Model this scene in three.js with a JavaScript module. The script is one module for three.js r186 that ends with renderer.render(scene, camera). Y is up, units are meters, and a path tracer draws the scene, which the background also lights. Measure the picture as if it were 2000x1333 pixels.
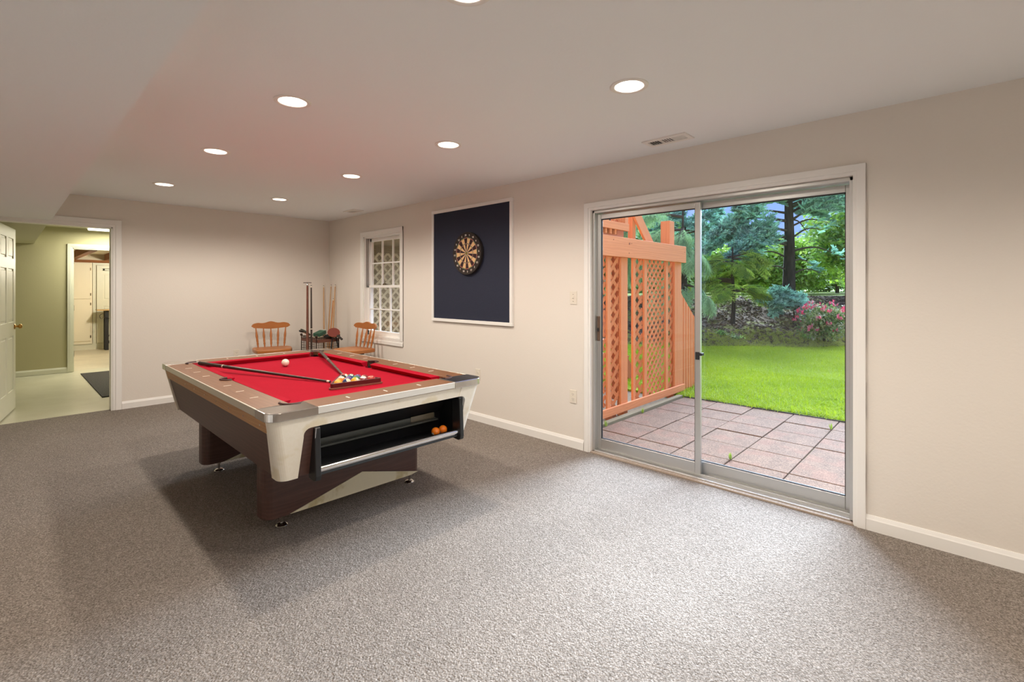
import * as THREE from 'three';
import { RoundedBoxGeometry } from 'three/addons/geometries/RoundedBoxGeometry.js';
import { mergeGeometries } from 'three/addons/utils/BufferGeometryUtils.js';
import { RectAreaLightUniformsLib } from 'three/addons/lights/RectAreaLightUniformsLib.js';

RectAreaLightUniformsLib.init();
const scene = new THREE.Scene();

// ---------------------------------------------------------------- camera
const EYE = 1.392, YAW = 0.8122;
const camera = new THREE.PerspectiveCamera(70.45, 2000 / 1333, 0.05, 400);
camera.position.set(0, EYE, 0);
camera.rotation.y = -YAW;
camera.setViewOffset(2000, 1333, 0, 101.5, 2000, 1333);   // the lens is shifted down, verticals stay vertical

// ---------------------------------------------------------------- exposure, sun, sky
const renderer = new THREE.WebGLRenderer();
renderer.toneMapping = THREE.LinearToneMapping;
renderer.toneMappingExposure = 1.5;
renderer.shadowMap.enabled = true;

const LAMP_POWER = 2.4, LAMP_COLOR = new THREE.Color().setRGB(1, 0.9, 0.785);
const sun = new THREE.DirectionalLight(new THREE.Color().setRGB(0.80, 0.97, 1.16), 15.5);   // the sun behind thin cloud: a broad soft source over the garden
sun.position.set(3.45 + 30, 15.6, -1.4 - 6);
sun.target.position.set(3.45, 0, -1.4);
sun.shadow.radius = 95;
sun.castShadow = true;
sun.shadow.mapSize.set(2048, 2048);
Object.assign(sun.shadow.camera, { left: -20, right: 20, top: 20, bottom: -20, near: 1, far: 90 });
sun.name = 'veiled_sun';
scene.add(sun, sun.target);

// ---------------------------------------------------------------- noise and helpers
function rng(seed) { let a = seed >>> 0; return () => { a = (a + 0x6D2B79F5) | 0; let t = Math.imul(a ^ (a >>> 15), 1 | a); t = (t + Math.imul(t ^ (t >>> 7), 61 | t)) ^ t; return ((t ^ (t >>> 14)) >>> 0) / 4294967296; }; }
const lerp = (a, b, t) => a + (b - a) * t, clamp = (x, a = 0, b = 1) => Math.min(b, Math.max(a, x)), sstep = (a, b, x) => { const t = clamp((x - a) / (b - a)); return t * t * (3 - 2 * t); };
const hash2 = (x, y, s) => { let h = Math.imul(x | 0, 374761393) ^ Math.imul(y | 0, 668265263) ^ Math.imul(s | 0, 2147483647 ^ 0x5bd1e995); h = Math.imul(h ^ (h >>> 13), 1274126177); return ((h ^ (h >>> 16)) >>> 0) / 4294967296; };
// value noise that repeats after px by py cells
function pnoise(x, y, px, py, s = 1) {
  const ix = Math.floor(x), iy = Math.floor(y), fx = x - ix, fy = y - iy, u = fx * fx * (3 - 2 * fx), v = fy * fy * (3 - 2 * fy);
  const m = (a, n) => ((a % n) + n) % n, h = (a, b) => hash2(m(a, px), m(b, py), s);
  return lerp(lerp(h(ix, iy), h(ix + 1, iy), u), lerp(h(ix, iy + 1), h(ix + 1, iy + 1), u), v);
}
function fbm(u, v, nx, ny, s, oct = 4) { let a = 0.5, t = 0, n = 0; for (let i = 0; i < oct; i++) { t += a * pnoise(u * nx, v * ny, nx, ny, s + i); n += a; a *= 0.5; nx *= 2; ny *= 2; } return t / n; }

function tex(w, h, fn, size = [1, 1], srgb = true) {
  const d = new Uint8Array(w * h * 4);
  for (let j = 0; j < h; j++) for (let i = 0; i < w; i++) {
    const c = fn((i + 0.5) / w, (j + 0.5) / h, i, j), k = (j * w + i) * 4;
    if (typeof c === 'number') d[k] = d[k + 1] = d[k + 2] = clamp(c) * 255; else for (let q = 0; q < 3; q++) d[k + q] = clamp(c[q] / 255) * 255;
    d[k + 3] = 255;
  }
  const t = new THREE.DataTexture(d, w, h, THREE.RGBAFormat);
  t.wrapS = t.wrapT = THREE.RepeatWrapping; t.magFilter = THREE.LinearFilter; t.minFilter = THREE.LinearMipmapLinearFilter; t.generateMipmaps = true;
  if (srgb) t.colorSpace = THREE.SRGBColorSpace;
  t.repeat.set(1 / size[0], 1 / size[1]); t.needsUpdate = true;
  return t;
}
const mixc = (a, b, t) => [lerp(a[0], b[0], t), lerp(a[1], b[1], t), lerp(a[2], b[2], t)];

// wood with the grain along u
function woodTex(light, dark, seed, size = [1.2, 0.3], w = 512, h = 256) {
  return tex(w, h, (u, v) => {
    const warp = fbm(u, v, 3, 4, seed, 3) * 0.12, vv = v + warp;
    let g = fbm(u, vv % 1, 4, 40, seed + 9, 3) * 0.6 + 0.4 * Math.abs(Math.sin((vv * 9 + fbm(u, v, 2, 3, seed + 3, 2) * 2) * Math.PI));
    g = 0.75 * g + 0.25 * pnoise(u * 24, v * 256, 24, 256, seed + 5);
    return mixc(light, dark, clamp(g));
  }, size);
}

const std = (o) => new THREE.MeshStandardMaterial(o), phy = (o) => new THREE.MeshPhysicalMaterial(o);
const rgb = (r, g, b) => new THREE.Color().setRGB(r / 255, g / 255, b / 255, THREE.SRGBColorSpace);

// ---------------------------------------------------------------- sky: pale blue with broken white cloud, alike all round
{
  const W = 1024, H = 512, d = new Float32Array(W * H * 4);
  for (let j = 0; j < H; j++) for (let i = 0; i < W; i++) {
    const el = ((j + 0.5) / H - 0.5) * Math.PI, az = ((i + 0.5) / W) * Math.PI * 2, y = Math.max(Math.sin(el), 0.0);
    const c = fbm(i / W, j / H, 24, 18, 77, 5), cl = sstep(0.5, 0.66, c);
    const hz = Math.exp(-y * 5), k = (j * W + i) * 4;
    const blue = [lerp(0.15, 0.30, hz), lerp(0.29, 0.44, hz), lerp(0.82, 0.80, hz)], white = [0.82, 0.86, 0.92];
    for (let q = 0; q < 3; q++) d[k + q] = lerp(blue[q], white[q], cl);
    d[k + 3] = 1;
  }
  const t = new THREE.DataTexture(d, W, H, THREE.RGBAFormat, THREE.FloatType);
  t.mapping = THREE.EquirectangularReflectionMapping; t.magFilter = THREE.LinearFilter; t.minFilter = THREE.LinearFilter; t.needsUpdate = true;
  scene.background = t; scene.environment = t;
}

// ---------------------------------------------------------------- object helpers
const taken = {};
function numbered(n) { if (!(n in taken)) { taken[n] = 0; return n; } taken[n]++; return n + '_' + String(taken[n]).padStart(3, '0'); }
function mesh(name, geo, mat, parent) { const m = new THREE.Mesh(geo, mat); m.name = name; m.castShadow = m.receiveShadow = true; if (parent) parent.add(m); return m; }
function tag(o, label, category, group) { o.userData.label = label; o.userData.category = category; if (group) o.userData.group = group; return o; }
function thing(name, label, category, pos = [0, 0, 0], turn = 0, group) { const g = new THREE.Group(); g.name = numbered(name); g.position.set(...pos); g.rotation.y = turn; scene.add(g); return tag(g, label, category, group); }
function solo(name, geo, mat, label, category, group) { const m = mesh(numbered(name), geo, mat, scene); return tag(m, label, category, group); }
function struct(name, geo, mat, label, category) { const m = mesh(numbered(name), geo, mat, scene); m.userData.kind = 'structure'; m.userData.label = label; m.userData.category = category; return m; }
function structGroup(name, label, category) { const g = new THREE.Group(); g.name = numbered(name); g.userData = { kind: 'structure', label, category }; scene.add(g); return g; }

// uv in metres by the way each face points; rot swaps u and v
function boxUV(geo, rot = false, off = [0, 0]) {
  const g = geo.index ? geo.toNonIndexed() : geo, p = g.attributes.position, uv = new Float32Array(p.count * 2), a = new THREE.Vector3(), b = new THREE.Vector3(), c = new THREE.Vector3();
  for (let i = 0; i < p.count; i += 3) {
    a.fromBufferAttribute(p, i); b.fromBufferAttribute(p, i + 1).sub(a); c.fromBufferAttribute(p, i + 2).sub(a); b.cross(c);
    const nx = Math.abs(b.x), ny = Math.abs(b.y), nz = Math.abs(b.z);
    for (let k = 0; k < 3; k++) {
      const x = p.getX(i + k), y = p.getY(i + k), z = p.getZ(i + k); let u, v;
      if (nx >= ny && nx >= nz) { u = z; v = y; } else if (ny >= nz) { u = x; v = z; } else { u = x; v = y; }
      if (rot) [u, v] = [v, u];
      uv[(i + k) * 2] = u + off[0]; uv[(i + k) * 2 + 1] = v + off[1];
    }
  }
  g.setAttribute('uv', new THREE.BufferAttribute(uv, 2));
  return g;
}
// a box from min to max corner
function bx(x0, x1, y0, y1, z0, z1, rot = false, off) { const g = new THREE.BoxGeometry(x1 - x0, y1 - y0, z1 - z0); g.translate((x0 + x1) / 2, (y0 + y1) / 2, (z0 + z1) / 2); return boxUV(g, rot, off); }
function rbx(x0, x1, y0, y1, z0, z1, r = 0.004, rot = false, seg = 2, off) { const g = new RoundedBoxGeometry(x1 - x0, y1 - y0, z1 - z0, seg, Math.min(r, (x1 - x0) / 2.01, (y1 - y0) / 2.01, (z1 - z0) / 2.01)); g.translate((x0 + x1) / 2, (y0 + y1) / 2, (z0 + z1) / 2); return boxUV(g, rot, off); }
const cyl = (r0, r1, h, n = 24, open = false) => new THREE.CylinderGeometry(r0, r1, h, n, 1, open);
// a straight bar between two points, round, radius r0 at a and r1 at b
function bar(a, b, r0, r1 = r0, n = 12) {
  const A = new THREE.Vector3(...a), B = new THREE.Vector3(...b), d = B.clone().sub(A), g = new THREE.CylinderGeometry(r1, r0, d.length(), n);
  g.applyQuaternion(new THREE.Quaternion().setFromUnitVectors(new THREE.Vector3(0, 1, 0), d.clone().normalize())); g.translate((A.x + B.x) / 2, (A.y + B.y) / 2, (A.z + B.z) / 2);
  return g;
}
const lathe = (pts, n = 24) => new THREE.LatheGeometry(pts.map(([r, y]) => new THREE.Vector2(r, y)), n);
function merge(list) { return mergeGeometries(list.map((g) => { const q = g.index ? g.toNonIndexed() : g; for (const k of Object.keys(q.attributes)) if (!['position', 'normal', 'uv'].includes(k)) q.deleteAttribute(k); return q; })); }
function shape(pts) { const s = new THREE.Shape(); pts.forEach(([x, y], i) => (i ? s.lineTo(x, y) : s.moveTo(x, y))); return s; }
function extr(s, depth, bevel = 0, curve = 8) { return new THREE.ExtrudeGeometry(s, { depth, bevelEnabled: bevel > 0, bevelThickness: bevel, bevelSize: bevel, bevelOffset: -bevel, bevelSegments: 2, curveSegments: curve }); }
function rectHole(x0, x1, y0, y1) { const p = new THREE.Path(); p.moveTo(x0, y0); p.lineTo(x0, y1); p.lineTo(x1, y1); p.lineTo(x1, y0); p.closePath(); return p; }
// an extruded profile (x outward, y up) run along an axis: 'x' or 'z'
function run(profile, from, to, axis, at, flip = 1) {
  const g = extr(shape(profile), Math.abs(to - from));
  if (axis === 'x') { g.rotateY(Math.PI / 2); if (flip < 0) g.scale(1, 1, -1); g.translate(Math.min(from, to), 0, at); } // profile x -> -z
  else { if (flip < 0) g.scale(-1, 1, 1); g.translate(at, 0, Math.min(from, to)); }
  if (flip < 0) { const q = g.index ? g.toNonIndexed() : g, p = q.attributes.position.array; for (let i = 0; i < p.length; i += 9) for (let k = 0; k < 3; k++) { const t = p[i + 3 + k]; p[i + 3 + k] = p[i + 6 + k]; p[i + 6 + k] = t; } q.computeVertexNormals(); return boxUV(q); }
  return boxUV(g);
}

// ---------------------------------------------------------------- materials
const carpetTex = tex(2048, 2048, (u, v, i, j) => {
  const loop = pnoise(u * 1000, v * 1000, 1000, 1000, 3), fleck = pnoise(u * 680, v * 680, 680, 680, 8), mot = fbm(u, v, 9, 9, 15, 4), rows = 0.5 + 0.5 * Math.sin((u + v) * Math.PI * 2 * 250);
  const t = clamp(0.48 + (loop - 0.5) * 0.8 + (fleck - 0.5) * 0.5 + (mot - 0.5) * 0.1 + (rows - 0.5) * 0.10);
  return mixc([93, 84, 76], [173, 163, 153], t);
}, [3.1, 3.1]);
const carpetBump = tex(1024, 1024, (u, v) => pnoise(u * 310, v * 310, 310, 310, 3) * 0.7 + 0.3 * pnoise(u * 160, v * 160, 160, 160, 8), [1.55, 1.55], false);
const plasterBump = tex(512, 512, (u, v) => fbm(u, v, 60, 60, 21, 3), [0.6, 0.6], false);
const M = {
  carpet: std({ map: carpetTex, bumpMap: carpetBump, bumpScale: 0.004, roughness: 1 }),
  wall: std({ color: rgb(233, 226, 217), roughness: 0.85, bumpMap: plasterBump, bumpScale: 0.0004 }),
  ceiling: std({ color: rgb(244, 246, 247), roughness: 0.92, bumpMap: plasterBump, bumpScale: 0.0003 }),
  trim: std({ color: rgb(244, 242, 238), roughness: 0.42 }),
  hallWall: std({ color: rgb(188, 183, 146), roughness: 0.8, bumpMap: plasterBump, bumpScale: 0.0004 }),
  hallCeiling: std({ color: rgb(206, 204, 178), roughness: 0.9 }),
  hallTrim: std({ color: rgb(222, 222, 204), roughness: 0.45 }),
  vinyl: std({ map: tex(512, 512, (u, v) => { const t = fbm(u, v, 8, 8, 33, 5), f = pnoise(u * 200, v * 200, 200, 200, 5); return mixc([206, 204, 184], [188, 185, 162], clamp(t * 0.8 + f * 0.25)); }, [1.2, 1.2]), roughness: 0.32 }),
  concrete: std({ map: tex(512, 512, (u, v) => { const t = fbm(u, v, 6, 6, 43, 5), f = pnoise(u * 128, v * 128, 128, 128, 5); return mixc([214, 206, 184], [178, 170, 148], clamp(t * 0.8 + f * 0.3 - 0.1)); }, [2, 2]), roughness: 0.35 }),
  brass: std({ color: rgb(196, 152, 84), metalness: 1, roughness: 0.28 }),
  hinge: std({ color: rgb(120, 108, 84), metalness: 0.9, roughness: 0.45 }),
  aluminium: std({ color: rgb(206, 206, 204), metalness: 0.85, roughness: 0.38 }),
  aluminiumDull: std({ color: rgb(178, 174, 168), metalness: 0.6, roughness: 0.5 }),
  rubber: std({ color: rgb(34, 34, 36), roughness: 0.7 }),
  glass: phy({ color: 0xffffff, transmission: 1, roughness: 0, thickness: 0, ior: 1.5 }),
  plastic: std({ color: rgb(232, 224, 210), roughness: 0.4 }),
  plasticDark: std({ color: rgb(60, 52, 46), roughness: 0.5 }),
  chrome: std({ color: rgb(225, 225, 226), metalness: 1, roughness: 0.16 }),
  chromeWorn: std({ color: rgb(212, 208, 202), metalness: 1, roughness: 0.16 }),
  lens: std({ color: 0xffffff, emissive: new THREE.Color().setRGB(1, 0.93, 0.8), emissiveIntensity: 6, roughness: 0.5 }),
  lampTrim: std({ color: rgb(240, 236, 230), roughness: 0.35 }),
};
const grille = std({ color: rgb(40, 40, 42), roughness: 0.9 });

// ================================================================ THE ROOM
const XW = 3.45, ZB = -7.13, H = 2.43, XL = -1.7, ZN = 2.6, SOF = 2.127;
const DO = { z0: -2.342, z1: -0.5, h: 2.062 }, WI = { z0: -6.10, z1: -5.206, y0: 0.735, y1: 2.11 }, DW = { x0: -0.06, x1: 0.871, h: 2.101 };
// floor
struct('floor', bx(XL - 0.15, XW, -0.06, 0, ZB - 0.08, ZN + 0.15), M.carpet, 'brown grey loop carpet covering the games room floor', 'carpet');
// walls: extruded outlines with their openings cut out; the outline runs along s = -z for the side walls
{
  const s = shape([[-ZN, 0], [-ZB + 0.12, 0], [-ZB + 0.12, H + 0.12], [-ZN, H + 0.12]]);
  s.holes.push(rectHole(-DO.z1, -DO.z0, 0, DO.h), rectHole(-WI.z1, -WI.z0, WI.y0, WI.y1));
  // the door reaches the floor, so its hole is part of the outline
  const t = shape([[-ZN, -0.3], [-DO.z1, -0.3], [-DO.z1, DO.h], [-DO.z0, DO.h], [-DO.z0, -0.3], [-ZB + 0.12, -0.3], [-ZB + 0.12, H + 0.12], [-ZN, H + 0.12]]);
  t.holes.push(rectHole(-WI.z1, -WI.z0, WI.y0, WI.y1));
  const g = extr(t, 0.14); g.rotateY(Math.PI / 2); g.translate(XW, 0, 0);
  struct('wall_right', boxUV(g), M.wall, 'cream painted wall holding the sliding door and the window', 'wall');
  const b = shape([[XL - 0.15, 0], [DW.x0, 0], [DW.x0, DW.h], [DW.x1, DW.h], [DW.x1, 0], [XW, 0], [XW, H + 0.1], [XL - 0.15, H + 0.1]]);
  const gb = extr(b, 0.12); gb.translate(0, 0, ZB - 0.12);
  struct('wall_back', boxUV(gb), M.wall, 'cream painted far wall behind the pool table', 'wall');
}
struct('wall_left', bx(XL - 0.15, XL, 0, H + 0.1, ZB, ZN), M.wall, 'cream painted wall on the side under the dropped soffit', 'wall');
struct('wall_front', bx(XL - 0.15, XW + 0.2, -0.1, H + 0.12, ZN, ZN + 0.15), M.wall, 'cream painted wall behind the viewer', 'wall');
// ceiling with round holes for the recessed lights
const LX = [1.105, 2.205], LZ = [-1.265, -2.72, -4.12, -5.79];
const LR = 0.078, SPOTS = LX.flatMap((x) => LZ.map((z) => [x, z])).concat([[1.105, 0.19], [1.105, 1.65], [2.205, 1.65]]);   // the rows go on behind the viewer
{
  const s = shape([[XL, -ZN - 0.05], [XW + 0.05, -ZN - 0.05], [XW + 0.05, -ZB + 0.05], [XL, -ZB + 0.05]]);
  for (const [x, z] of SPOTS) { const p = new THREE.Path(); p.absarc(x, -z, LR, 0, Math.PI * 2, true); s.holes.push(p); }
  const g = extr(s, 0.09, 0, 28); g.rotateX(-Math.PI / 2); g.translate(0, H, 0);
  struct('ceiling', boxUV(g), M.ceiling, 'flat white ceiling with recessed lights', 'ceiling');
  struct('roof_slab', bx(XL - 0.2, XW + 0.2, H + 0.12, H + 0.3, ZB - 0.2, ZN + 0.15), M.ceiling, 'floor slab above the ceiling', 'slab');
}
struct('ceiling_soffit', bx(XL, 0.36, SOF, H, ZB, ZN), M.ceiling, 'dropped white soffit running along the left side of the ceiling', 'soffit');
// baseboards
const BB = [[0, 0], [0.014, 0], [0.014, 0.064], [0.011, 0.07], [0.006, 0.083], [0.004, 0.088], [0, 0.088]];
struct('baseboard_right', merge([run(BB, ZB, DO.z0 - 0.071, 'z', XW, -1), run(BB, DO.z1 + 0.054, ZN, 'z', XW, -1)]), M.trim, 'white baseboard along the sliding door wall', 'baseboard');
struct('baseboard_back', run(BB, DW.x1 + 0.083, XW, 'x', ZB, -1), M.trim, 'white baseboard along the far wall', 'baseboard');
struct('baseboard_left', run(BB, ZB, ZN, 'z', XL, 1), M.trim, 'white baseboard on the wall under the soffit', 'baseboard');
// casings: three mitre-less members with a thick outer and thin inner band
function casing(name, axis, a0, a1, y0, y1, at, out, w, label, bottom = false, mat = M.trim) {
  const L = [], d1 = 0.019, d2 = 0.012, k = w * 0.32;
  const put = (p0, p1, q0, q1, d) => { const n0 = Math.min(at, at + out * d), n1 = Math.max(at, at + out * d); L.push(axis === 'z' ? rbx(n0, n1, q0, q1, p0, p1, 0.003) : rbx(p0, p1, q0, q1, n0, n1, 0.003)); };
  for (const [s, e] of [[a0, -1], [a1, 1]]) { const o = s + e * w, i = s + e * k; put(Math.min(s, o), Math.max(s, o), y0, y1 + w, d2); put(Math.min(i, o), Math.max(i, o), y0, y1 + w, d1); }
  put(a0 - w, a1 + w, y1, y1 + w, d2 + 0.0004); put(a0 - w, a1 + w, y1 + k, y1 + w, d1 + 0.0004);
  if (bottom) { put(a0 - w, a1 + w, y0 - w, y0, d2 + 0.0004); put(a0 - w, a1 + w, y0 - w, y0 - k, d1 + 0.0004); }
  return struct(name, merge(L), mat, label, 'casing');
}
casing('trim_1', 'z', DO.z0, DO.z1, 0, DO.h, XW, -1, 0.062, 'white casing framing the sliding glass door');
casing('trim_2', 'z', WI.z0, WI.z1, WI.y0, WI.y1, XW, -1, 0.066, 'white casing framing the double hung window', true);
casing('trim_3', 'x', DW.x0, DW.x1, 0, DW.h, ZB, 1, 0.08, 'cream casing framing the open doorway in the far wall');
// jamb lining of the doorway
struct('trim_4', merge([bx(DW.x1 - 0.014, DW.x1 + 0.001, 0, DW.h, ZB - 0.13, ZB + 0.004), bx(DW.x0 - 0.001, DW.x0 + 0.014, 0, DW.h, ZB - 0.13, ZB + 0.004), bx(DW.x0, DW.x1, DW.h - 0.014, DW.h + 0.001, ZB - 0.13, ZB + 0.004)]), M.trim, 'cream jamb lining inside the open doorway', 'jamb');

// ---------------------------------------------------------------- recessed lights
function downlight(x, z, label, inView) {
  const t = thing('recessed_light', label, 'ceiling light', [x, H, z], 0, 'recessed ceiling lights in two rows');
  mesh('trim_ring', lathe([[0.065, 0.042], [0.069, 0.002], [0.074, -0.004], [0.09, -0.006], [0.097, -0.003], [0.097, 0.0002]], 40), M.lampTrim, t);
  mesh('housing', lathe([[0.0, 0.075], [0.069, 0.075], [0.069, 0.05], [0.076, 0.05], [0.0765, 0.08], [0, 0.08]], 32), M.lampTrim, t);
  const d = cyl(0.064, 0.064, 0.004, 32); d.translate(0, 0.042, 0); mesh('lens', d, M.lens, t);
  const l = new THREE.SpotLight(LAMP_COLOR, LAMP_POWER, 0, 1.42, 0.35, 2); l.position.set(0, -0.009, 0); l.target.position.set(0, -1, 0); l.castShadow = true; l.shadow.radius = 2.6; l.name = 'downlight_lamp'; t.add(l, l.target); l.target.name = 'lamp_aim';
}
const lightWords = { '1.65': 'farthest behind the viewer', '0.19': 'just behind the viewer', '-1.265': 'level with the sliding door', '-2.72': "over the pool table's near end", '-4.12': "over the pool table's far end", '-5.79': 'nearest the far wall' };
for (const [x, z] of SPOTS) downlight(x, z, `recessed ceiling light ${lightWords[z]}, ${x < 2 ? 'soffit side row' : 'door side row'}`);

// ---------------------------------------------------------------- ceiling vents
function vent(x0, x1, z0, z1, label, bays) {
  const t = thing('ceiling_vent', label, 'vent', [(x0 + x1) / 2, H, (z0 + z1) / 2], 0, 'supply air registers by the sliding door wall');
  const w = (x1 - x0) / 2, d = (z1 - z0) / 2;
  const s = shape([[-w, -d], [w, -d], [w, d], [-w, d]]); s.holes.push(rectHole(-w + 0.035, w - 0.035, -d + 0.028, d - 0.028));
  const g = extr(s, 0.006, 0.002); g.rotateX(Math.PI / 2); g.translate(0, -0.001, 0); mesh('frame', g, M.lampTrim, t);
  mesh('backing', bx(-w + 0.03, w - 0.03, -0.0012, -0.0004, -d + 0.024, d - 0.024), grille, t);
  const L = 2 * d - 0.056, n = 15;
  for (let k = 0; k < n; k++) {
    const zz = -d + 0.028 + L * (k + 0.5) / n, q = new THREE.BoxGeometry(2 * w - 0.07, 0.0015, L / n * 1.0);
    q.rotateX(k < n / 3 ? 0.75 : k < 2 * n / 3 ? 0.35 : -0.9); q.translate(0, -0.005, zz); mesh('slat', q, M.lampTrim, t);
  }
  for (const k of [1, 2]) mesh('divider', bx(-w + 0.034, w - 0.034, -0.008, -0.002, -d + 0.028 + L * k / 3 - 0.004, -d + 0.028 + L * k / 3 + 0.004), M.lampTrim, t);
}
vent(3.098, 3.252, -1.68, -1.365, 'white slatted ceiling vent above the sliding door');
vent(3.13, 3.28, -6.07, -5.80, 'small ceiling vent in the corner above the window');

// ---------------------------------------------------------------- sliding glass door
{
  const t = structGroup('door_1', 'aluminium framed sliding glass door to the patio', 'door');
  const z0 = DO.z0, z1 = DO.z1, h = DO.h, A = M.aluminium, xi = XW + 0.02, xo = XW + 0.15, y0 = 0.03;
  mesh('outer_frame', merge([rbx(xi, xo, y0 - 0.03, h, z0, z0 + 0.022), rbx(xi, xo, y0 - 0.03, h, z1 - 0.022, z1), rbx(xi, xo, h - 0.026, h, z0, z1), rbx(xi, xo, -0.02, 0.022, z0, z1), rbx(xi + 0.05, xi + 0.056, 0.02, 0.036, z0, z1), rbx(xi + 0.1, xi + 0.106, 0.02, 0.036, z0, z1)]), A, t);
  mesh('threshold', rbx(XW - 0.012, xi + 0.012, -0.02, 0.012, z0 - 0.01, z1 + 0.01), std({ map: woodTex([196, 182, 168], [150, 132, 116], 71, [1, 0.2]), roughness: 0.6 }), t);
  const zm = -1.465;
  function panel(name, x0, a, b, stA, stB) {
    const g = new THREE.Group(); g.name = name; t.add(g);
    const x1 = x0 + 0.03, yb = 0.034, yt = h - 0.03;
    mesh('stile', merge([rbx(x0, x1, yb, yt, a, a + stA, 0.004), rbx(x0, x1, yb, yt, b - stB, b, 0.004)]), A, g);
    mesh('top_rail', rbx(x0 + 0.001, x1 - 0.001, yt - 0.045, yt, a + stA, b - stB, 0.004), A, g);
    mesh('bottom_rail', rbx(x0 + 0.001, x1 - 0.001, yb, yb + 0.085, a + stA, b - stB, 0.006), A, g);
    mesh('gasket', merge([bx(x0 + 0.008, x1 - 0.008, yb + 0.085, yt - 0.045, a + stA, a + stA + 0.005), bx(x0 + 0.008, x1 - 0.008, yb + 0.085, yt - 0.045, b - stB - 0.005, b - stB), bx(x0 + 0.008, x1 - 0.008, yb + 0.084, yb + 0.09, a + stA, b - stB), bx(x0 + 0.008, x1 - 0.008, yt - 0.051, yt - 0.045, a + stA, b - stB)]), M.rubber, g);
    const p = new THREE.PlaneGeometry(b - a - stA - stB, yt - yb - 0.13); p.rotateY(Math.PI / 2); p.translate((x0 + x1) / 2, (yb + 0.085 + yt - 0.045) / 2, (a + stA + b - stB) / 2);
    mesh('pane', p, M.glass, g);
    return g;
  }
  const inner = panel('sliding_panel', xi + 0.038, z0 + 0.02, zm + 0.034, 0.04, 0.04);
  panel('fixed_panel', xi + 0.088, zm - 0.03, z1 - 0.02, 0.04, 0.034);
  const xh = xi + 0.038;
  mesh('latch_handle', merge([rbx(xh - 0.006, xh + 0.002, 0.95, 1.16, z0 + 0.026, z0 + 0.052, 0.003)]), std({ color: rgb(120, 98, 84), roughness: 0.45, metalness: 0.5 }), inner);
  mesh('lock_lever', rbx(xh - 0.016, xh - 0.004, 1.03, 1.06, z0 + 0.032, z0 + 0.046, 0.003), M.rubber, inner);
  mesh('stop_catch', merge([rbx(xh - 0.012, xh + 0.004, 0.875, 0.93, zm + 0.002, zm + 0.03, 0.003), rbx(xh - 0.01, xh + 0.03, 0.905, 0.925, zm + 0.02, zm + 0.05, 0.003)]), M.rubber, inner);
}

// ---------------------------------------------------------------- double hung window, six panes in each sash
{
  const t = structGroup('window_1', 'white double hung window with six panes in each sash', 'window');
  const { z0, z1, y0, y1 } = WI, W = M.trim;
  mesh('jamb', merge([bx(XW, XW + 0.14, y0, y1, z0 - 0.001, z0 + 0.018), bx(XW, XW + 0.14, y0, y1, z1 - 0.018, z1 + 0.001), bx(XW, XW + 0.14, y1 - 0.018, y1 + 0.001, z0, z1), bx(XW, XW + 0.14, y0 - 0.001, y0 + 0.022, z0, z1)]), W, t);
  mesh('jamb_track', merge([bx(XW + 0.03, XW + 0.036, 1.42, y1 - 0.018, z0 + 0.018, z0 + 0.024), bx(XW + 0.052, XW + 0.058, 1.42, y1 - 0.018, z0 + 0.018, z0 + 0.024)]), M.plasticDark, t);
  mesh('stool', rbx(XW - 0.012, XW + 0.06, y0 + 0.0, y0 + 0.028, z0 + 0.004, z1 - 0.004), W, t);
  function sash(name, x0, ya, yb, bot, top) {
    const g = new THREE.Group(); g.name = name; t.add(g); const x1 = x0 + 0.034, a = z0 + 0.02, b = z1 - 0.02, st = 0.042;
    mesh('sash_frame', merge([rbx(x0, x1, ya, yb, a, a + st), rbx(x0, x1, ya, yb, b - st, b), rbx(x0, x1, ya, ya + bot, a, b), rbx(x0, x1, yb - top, yb, a, b)]), W, g);
    const pa = a + st, pb = b - st, qa = ya + bot, qb = yb - top;
    for (let k = 1; k < 3; k++) { const z = lerp(pa, pb, k / 3); mesh('muntin', rbx(x0 + 0.004, x1 - 0.004, qa, qb, z - 0.009, z + 0.009), W, g); }
    const ym = (qa + qb) / 2; mesh('muntin', rbx(x0 + 0.005, x1 - 0.005, ym - 0.009, ym + 0.009, pa, pb), W, g);
    for (let k = 0; k < 3; k++) for (let j = 0; j < 2; j++) { const p = new THREE.PlaneGeometry((pb - pa) / 3 - 0.018, (qb - qa) / 2 - 0.009); p.rotateY(Math.PI / 2); p.translate((x0 + x1) / 2, lerp(qa, qb, 0.25 + 0.5 * j), lerp(pa, pb, (k + 0.5) / 3)); mesh('pane', p, M.glass, g); }
  }
  sash('lower_sash', XW + 0.045, y0 + 0.022, 1.445, 0.07, 0.035);
  sash('upper_sash', XW + 0.085, 1.41, y1 - 0.018, 0.035, 0.045);
  mesh('sash_lock', merge([rbx(XW + 0.04, XW + 0.075, 1.445, 1.46, -5.69, -5.62, 0.004), rbx(XW + 0.035, XW + 0.05, 1.455, 1.468, -5.665, -5.60, 0.003)]), M.hinge, t);
}

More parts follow.
